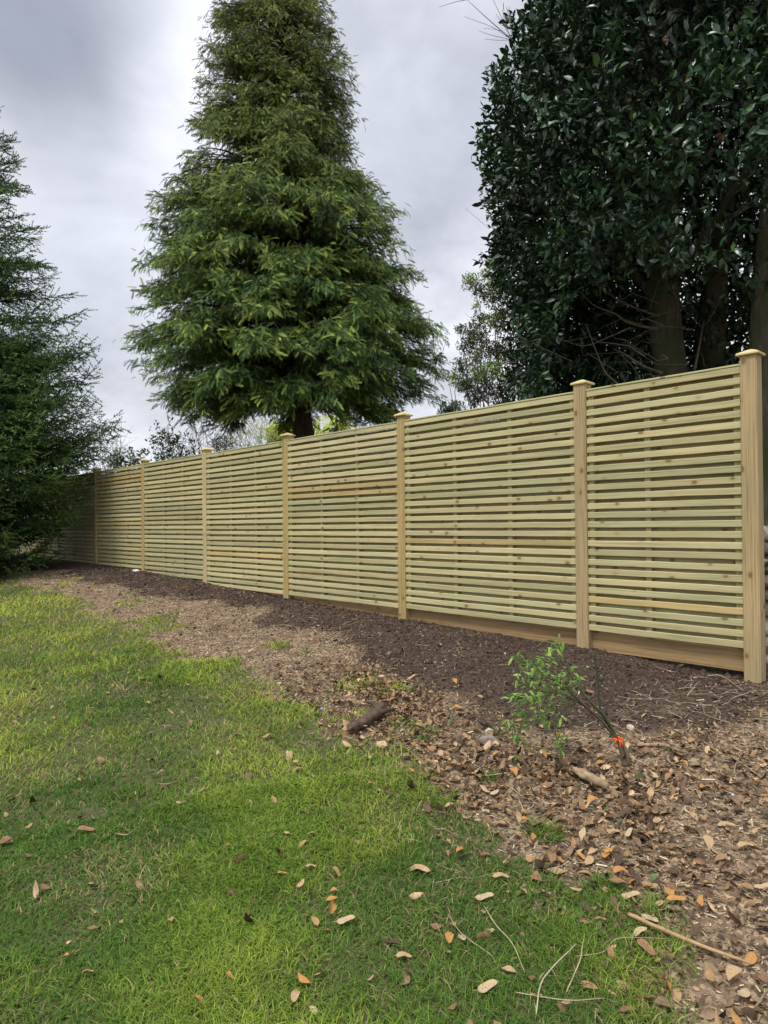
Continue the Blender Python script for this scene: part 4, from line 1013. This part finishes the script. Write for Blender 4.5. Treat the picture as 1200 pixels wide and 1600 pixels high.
a, o0 = log([(982, 1444), (1045, 1474), (1110, 1500), (1174, 1524)], [.0060, .0062, .0052, .0042], (.33, .215, .115), '', '', '', .028, seed=6, sides=8); tag(a.build('cane', m_deb, smooth=True, loc=o0), 'long straight tan cane lying at the lower right', 'cane')
for pts, rd, col, lb, sd0, dz in (
    ([(758, 1432), (775, 1462), (795, 1500), (820, 1532)], [.0022, .0026, .0018], (.50, .42, .26), 'thin straw-coloured stem curving through the grass left of the cane', 11, [.03, .05, .045, .02]),
    ([(838, 1598), (845, 1560), (860, 1538), (885, 1510), (900, 1488)], [.003, .0028, .002], (.52, .45, .30), 'pale curly root strand arching at the bottom of the lawn', 12, [.02, .05, .06, .05, .03]),
    ([(885, 1560), (897, 1535), (905, 1505), (912, 1480)], [.0026, .0028, .002], (.48, .40, .25), 'upright pale forked strand left of the cane end', 13, [.02, .04, .05, .03]),
    ([(900, 1508), (940, 1506), (975, 1498), (1045, 1480)], [.0022, .0022, .0014], (.42, .33, .2), 'fine wavy stem reaching right under the cane', 14, [.03, .03, .04, .03]),
    ([(805, 1560), (850, 1577), (890, 1585), (945, 1572)], [.0024, .0024, .0016], (.46, .38, .25), 'pale trailing strand along the bottom of the picture', 15, [.02, .03, .04, .02]),
    ([(700, 1440), (725, 1475), (760, 1500), (775, 1515)], [.0018, .002, .0012], (.42, .38, .22), 'thin green-brown stem lying on the lawn beside the leaf pair', 16, [.03, .04, .03, .02]),
    ([(1140, 1185), (1165, 1205), (1192, 1222)], [.005, .0045, .003], (.42, .32, .2), 'pale split stick at the right edge below the stone wall', 17, [.02, .02, .02]),
    ([(1105, 1060), (1130, 1068), (1160, 1082)], [.005, .006, .003], (.42, .33, .2), 'pale twig at the foot of the nearest post', 18, [.02, .03, .02]),
    ([(1160, 1180), (1150, 1205), (1152, 1228)], [.003, .003, .002], (.40, .32, .22), 'short curved twig hanging off the split stick', 19, [.02, .03, .02]),
    ([(245, 1230), (265, 1228), (290, 1222)], [.004, .005, .003], (.30, .2, .13), 'short brown twig alone in the middle of the lawn', 20, [.02, .03, .02]),
    ([(180, 1310), (195, 1307), (210, 1304)], [.003, .004, .002], (.40, .30, .2), 'small tan twig on the left part of the lawn', 21, [.02, .03, .02])):
    q0 = np.random.default_rng(sd0); pts = [(x + (q0.normal() * 5 if 0 < i < len(pts) - 1 else 0), y + (q0.normal() * 5 if 0 < i < len(pts) - 1 else 0)) for i, (x, y) in enumerate(pts)]
    a, o0 = log(pts, [v * .68 for v in rd], tuple(v * .72 for v in col), '', '', '', 0, 5, sd0, dz=[v * .8 for v in dz]); tag(a.build('twig', m_deb, smooth=True, loc=o0), lb, 'twig')

# ------------------------------------------------------------------ rough stone wall at the right
def build_wall():
    r = np.random.default_rng(77); a = Acc(); x0, y0 = 2.33, 4.46; dirv = np.array([1.0, .02]); o = Vector((x0 + .05, y0, .2))
    z_ = .12; k = 0
    while z_ < 1.22:
        h = r.uniform(.07, .13); q = -.07 + r.uniform(0, .05)
        while q < 1.5:
            w = r.uniform(.09, .2); c = np.array([x0 + .10 + dirv[0] * q, y0 + dirv[1] * q]) ; sh = r.uniform(.7, 1.2)
            col = np.array([(.30, .27, .23), (.24, .21, .185), (.36, .32, .27), (.28, .20, .16), (.17, .20, .11)][r.integers(5)]) * sh
            rock(a, (c[0] + w / 2 + r.normal() * .012, c[1] + r.normal() * .02 + .02, z_ + h / 2), (w * .62, .13, h * .62), r, col, 2); q += w * .95
        z_ += h * .92
    ob = a.build('stone_wall', m_stone, loc=o); tag(ob, 'rough old rubble stone wall beside the nearest fence post at the right edge', 'wall')
build_wall()
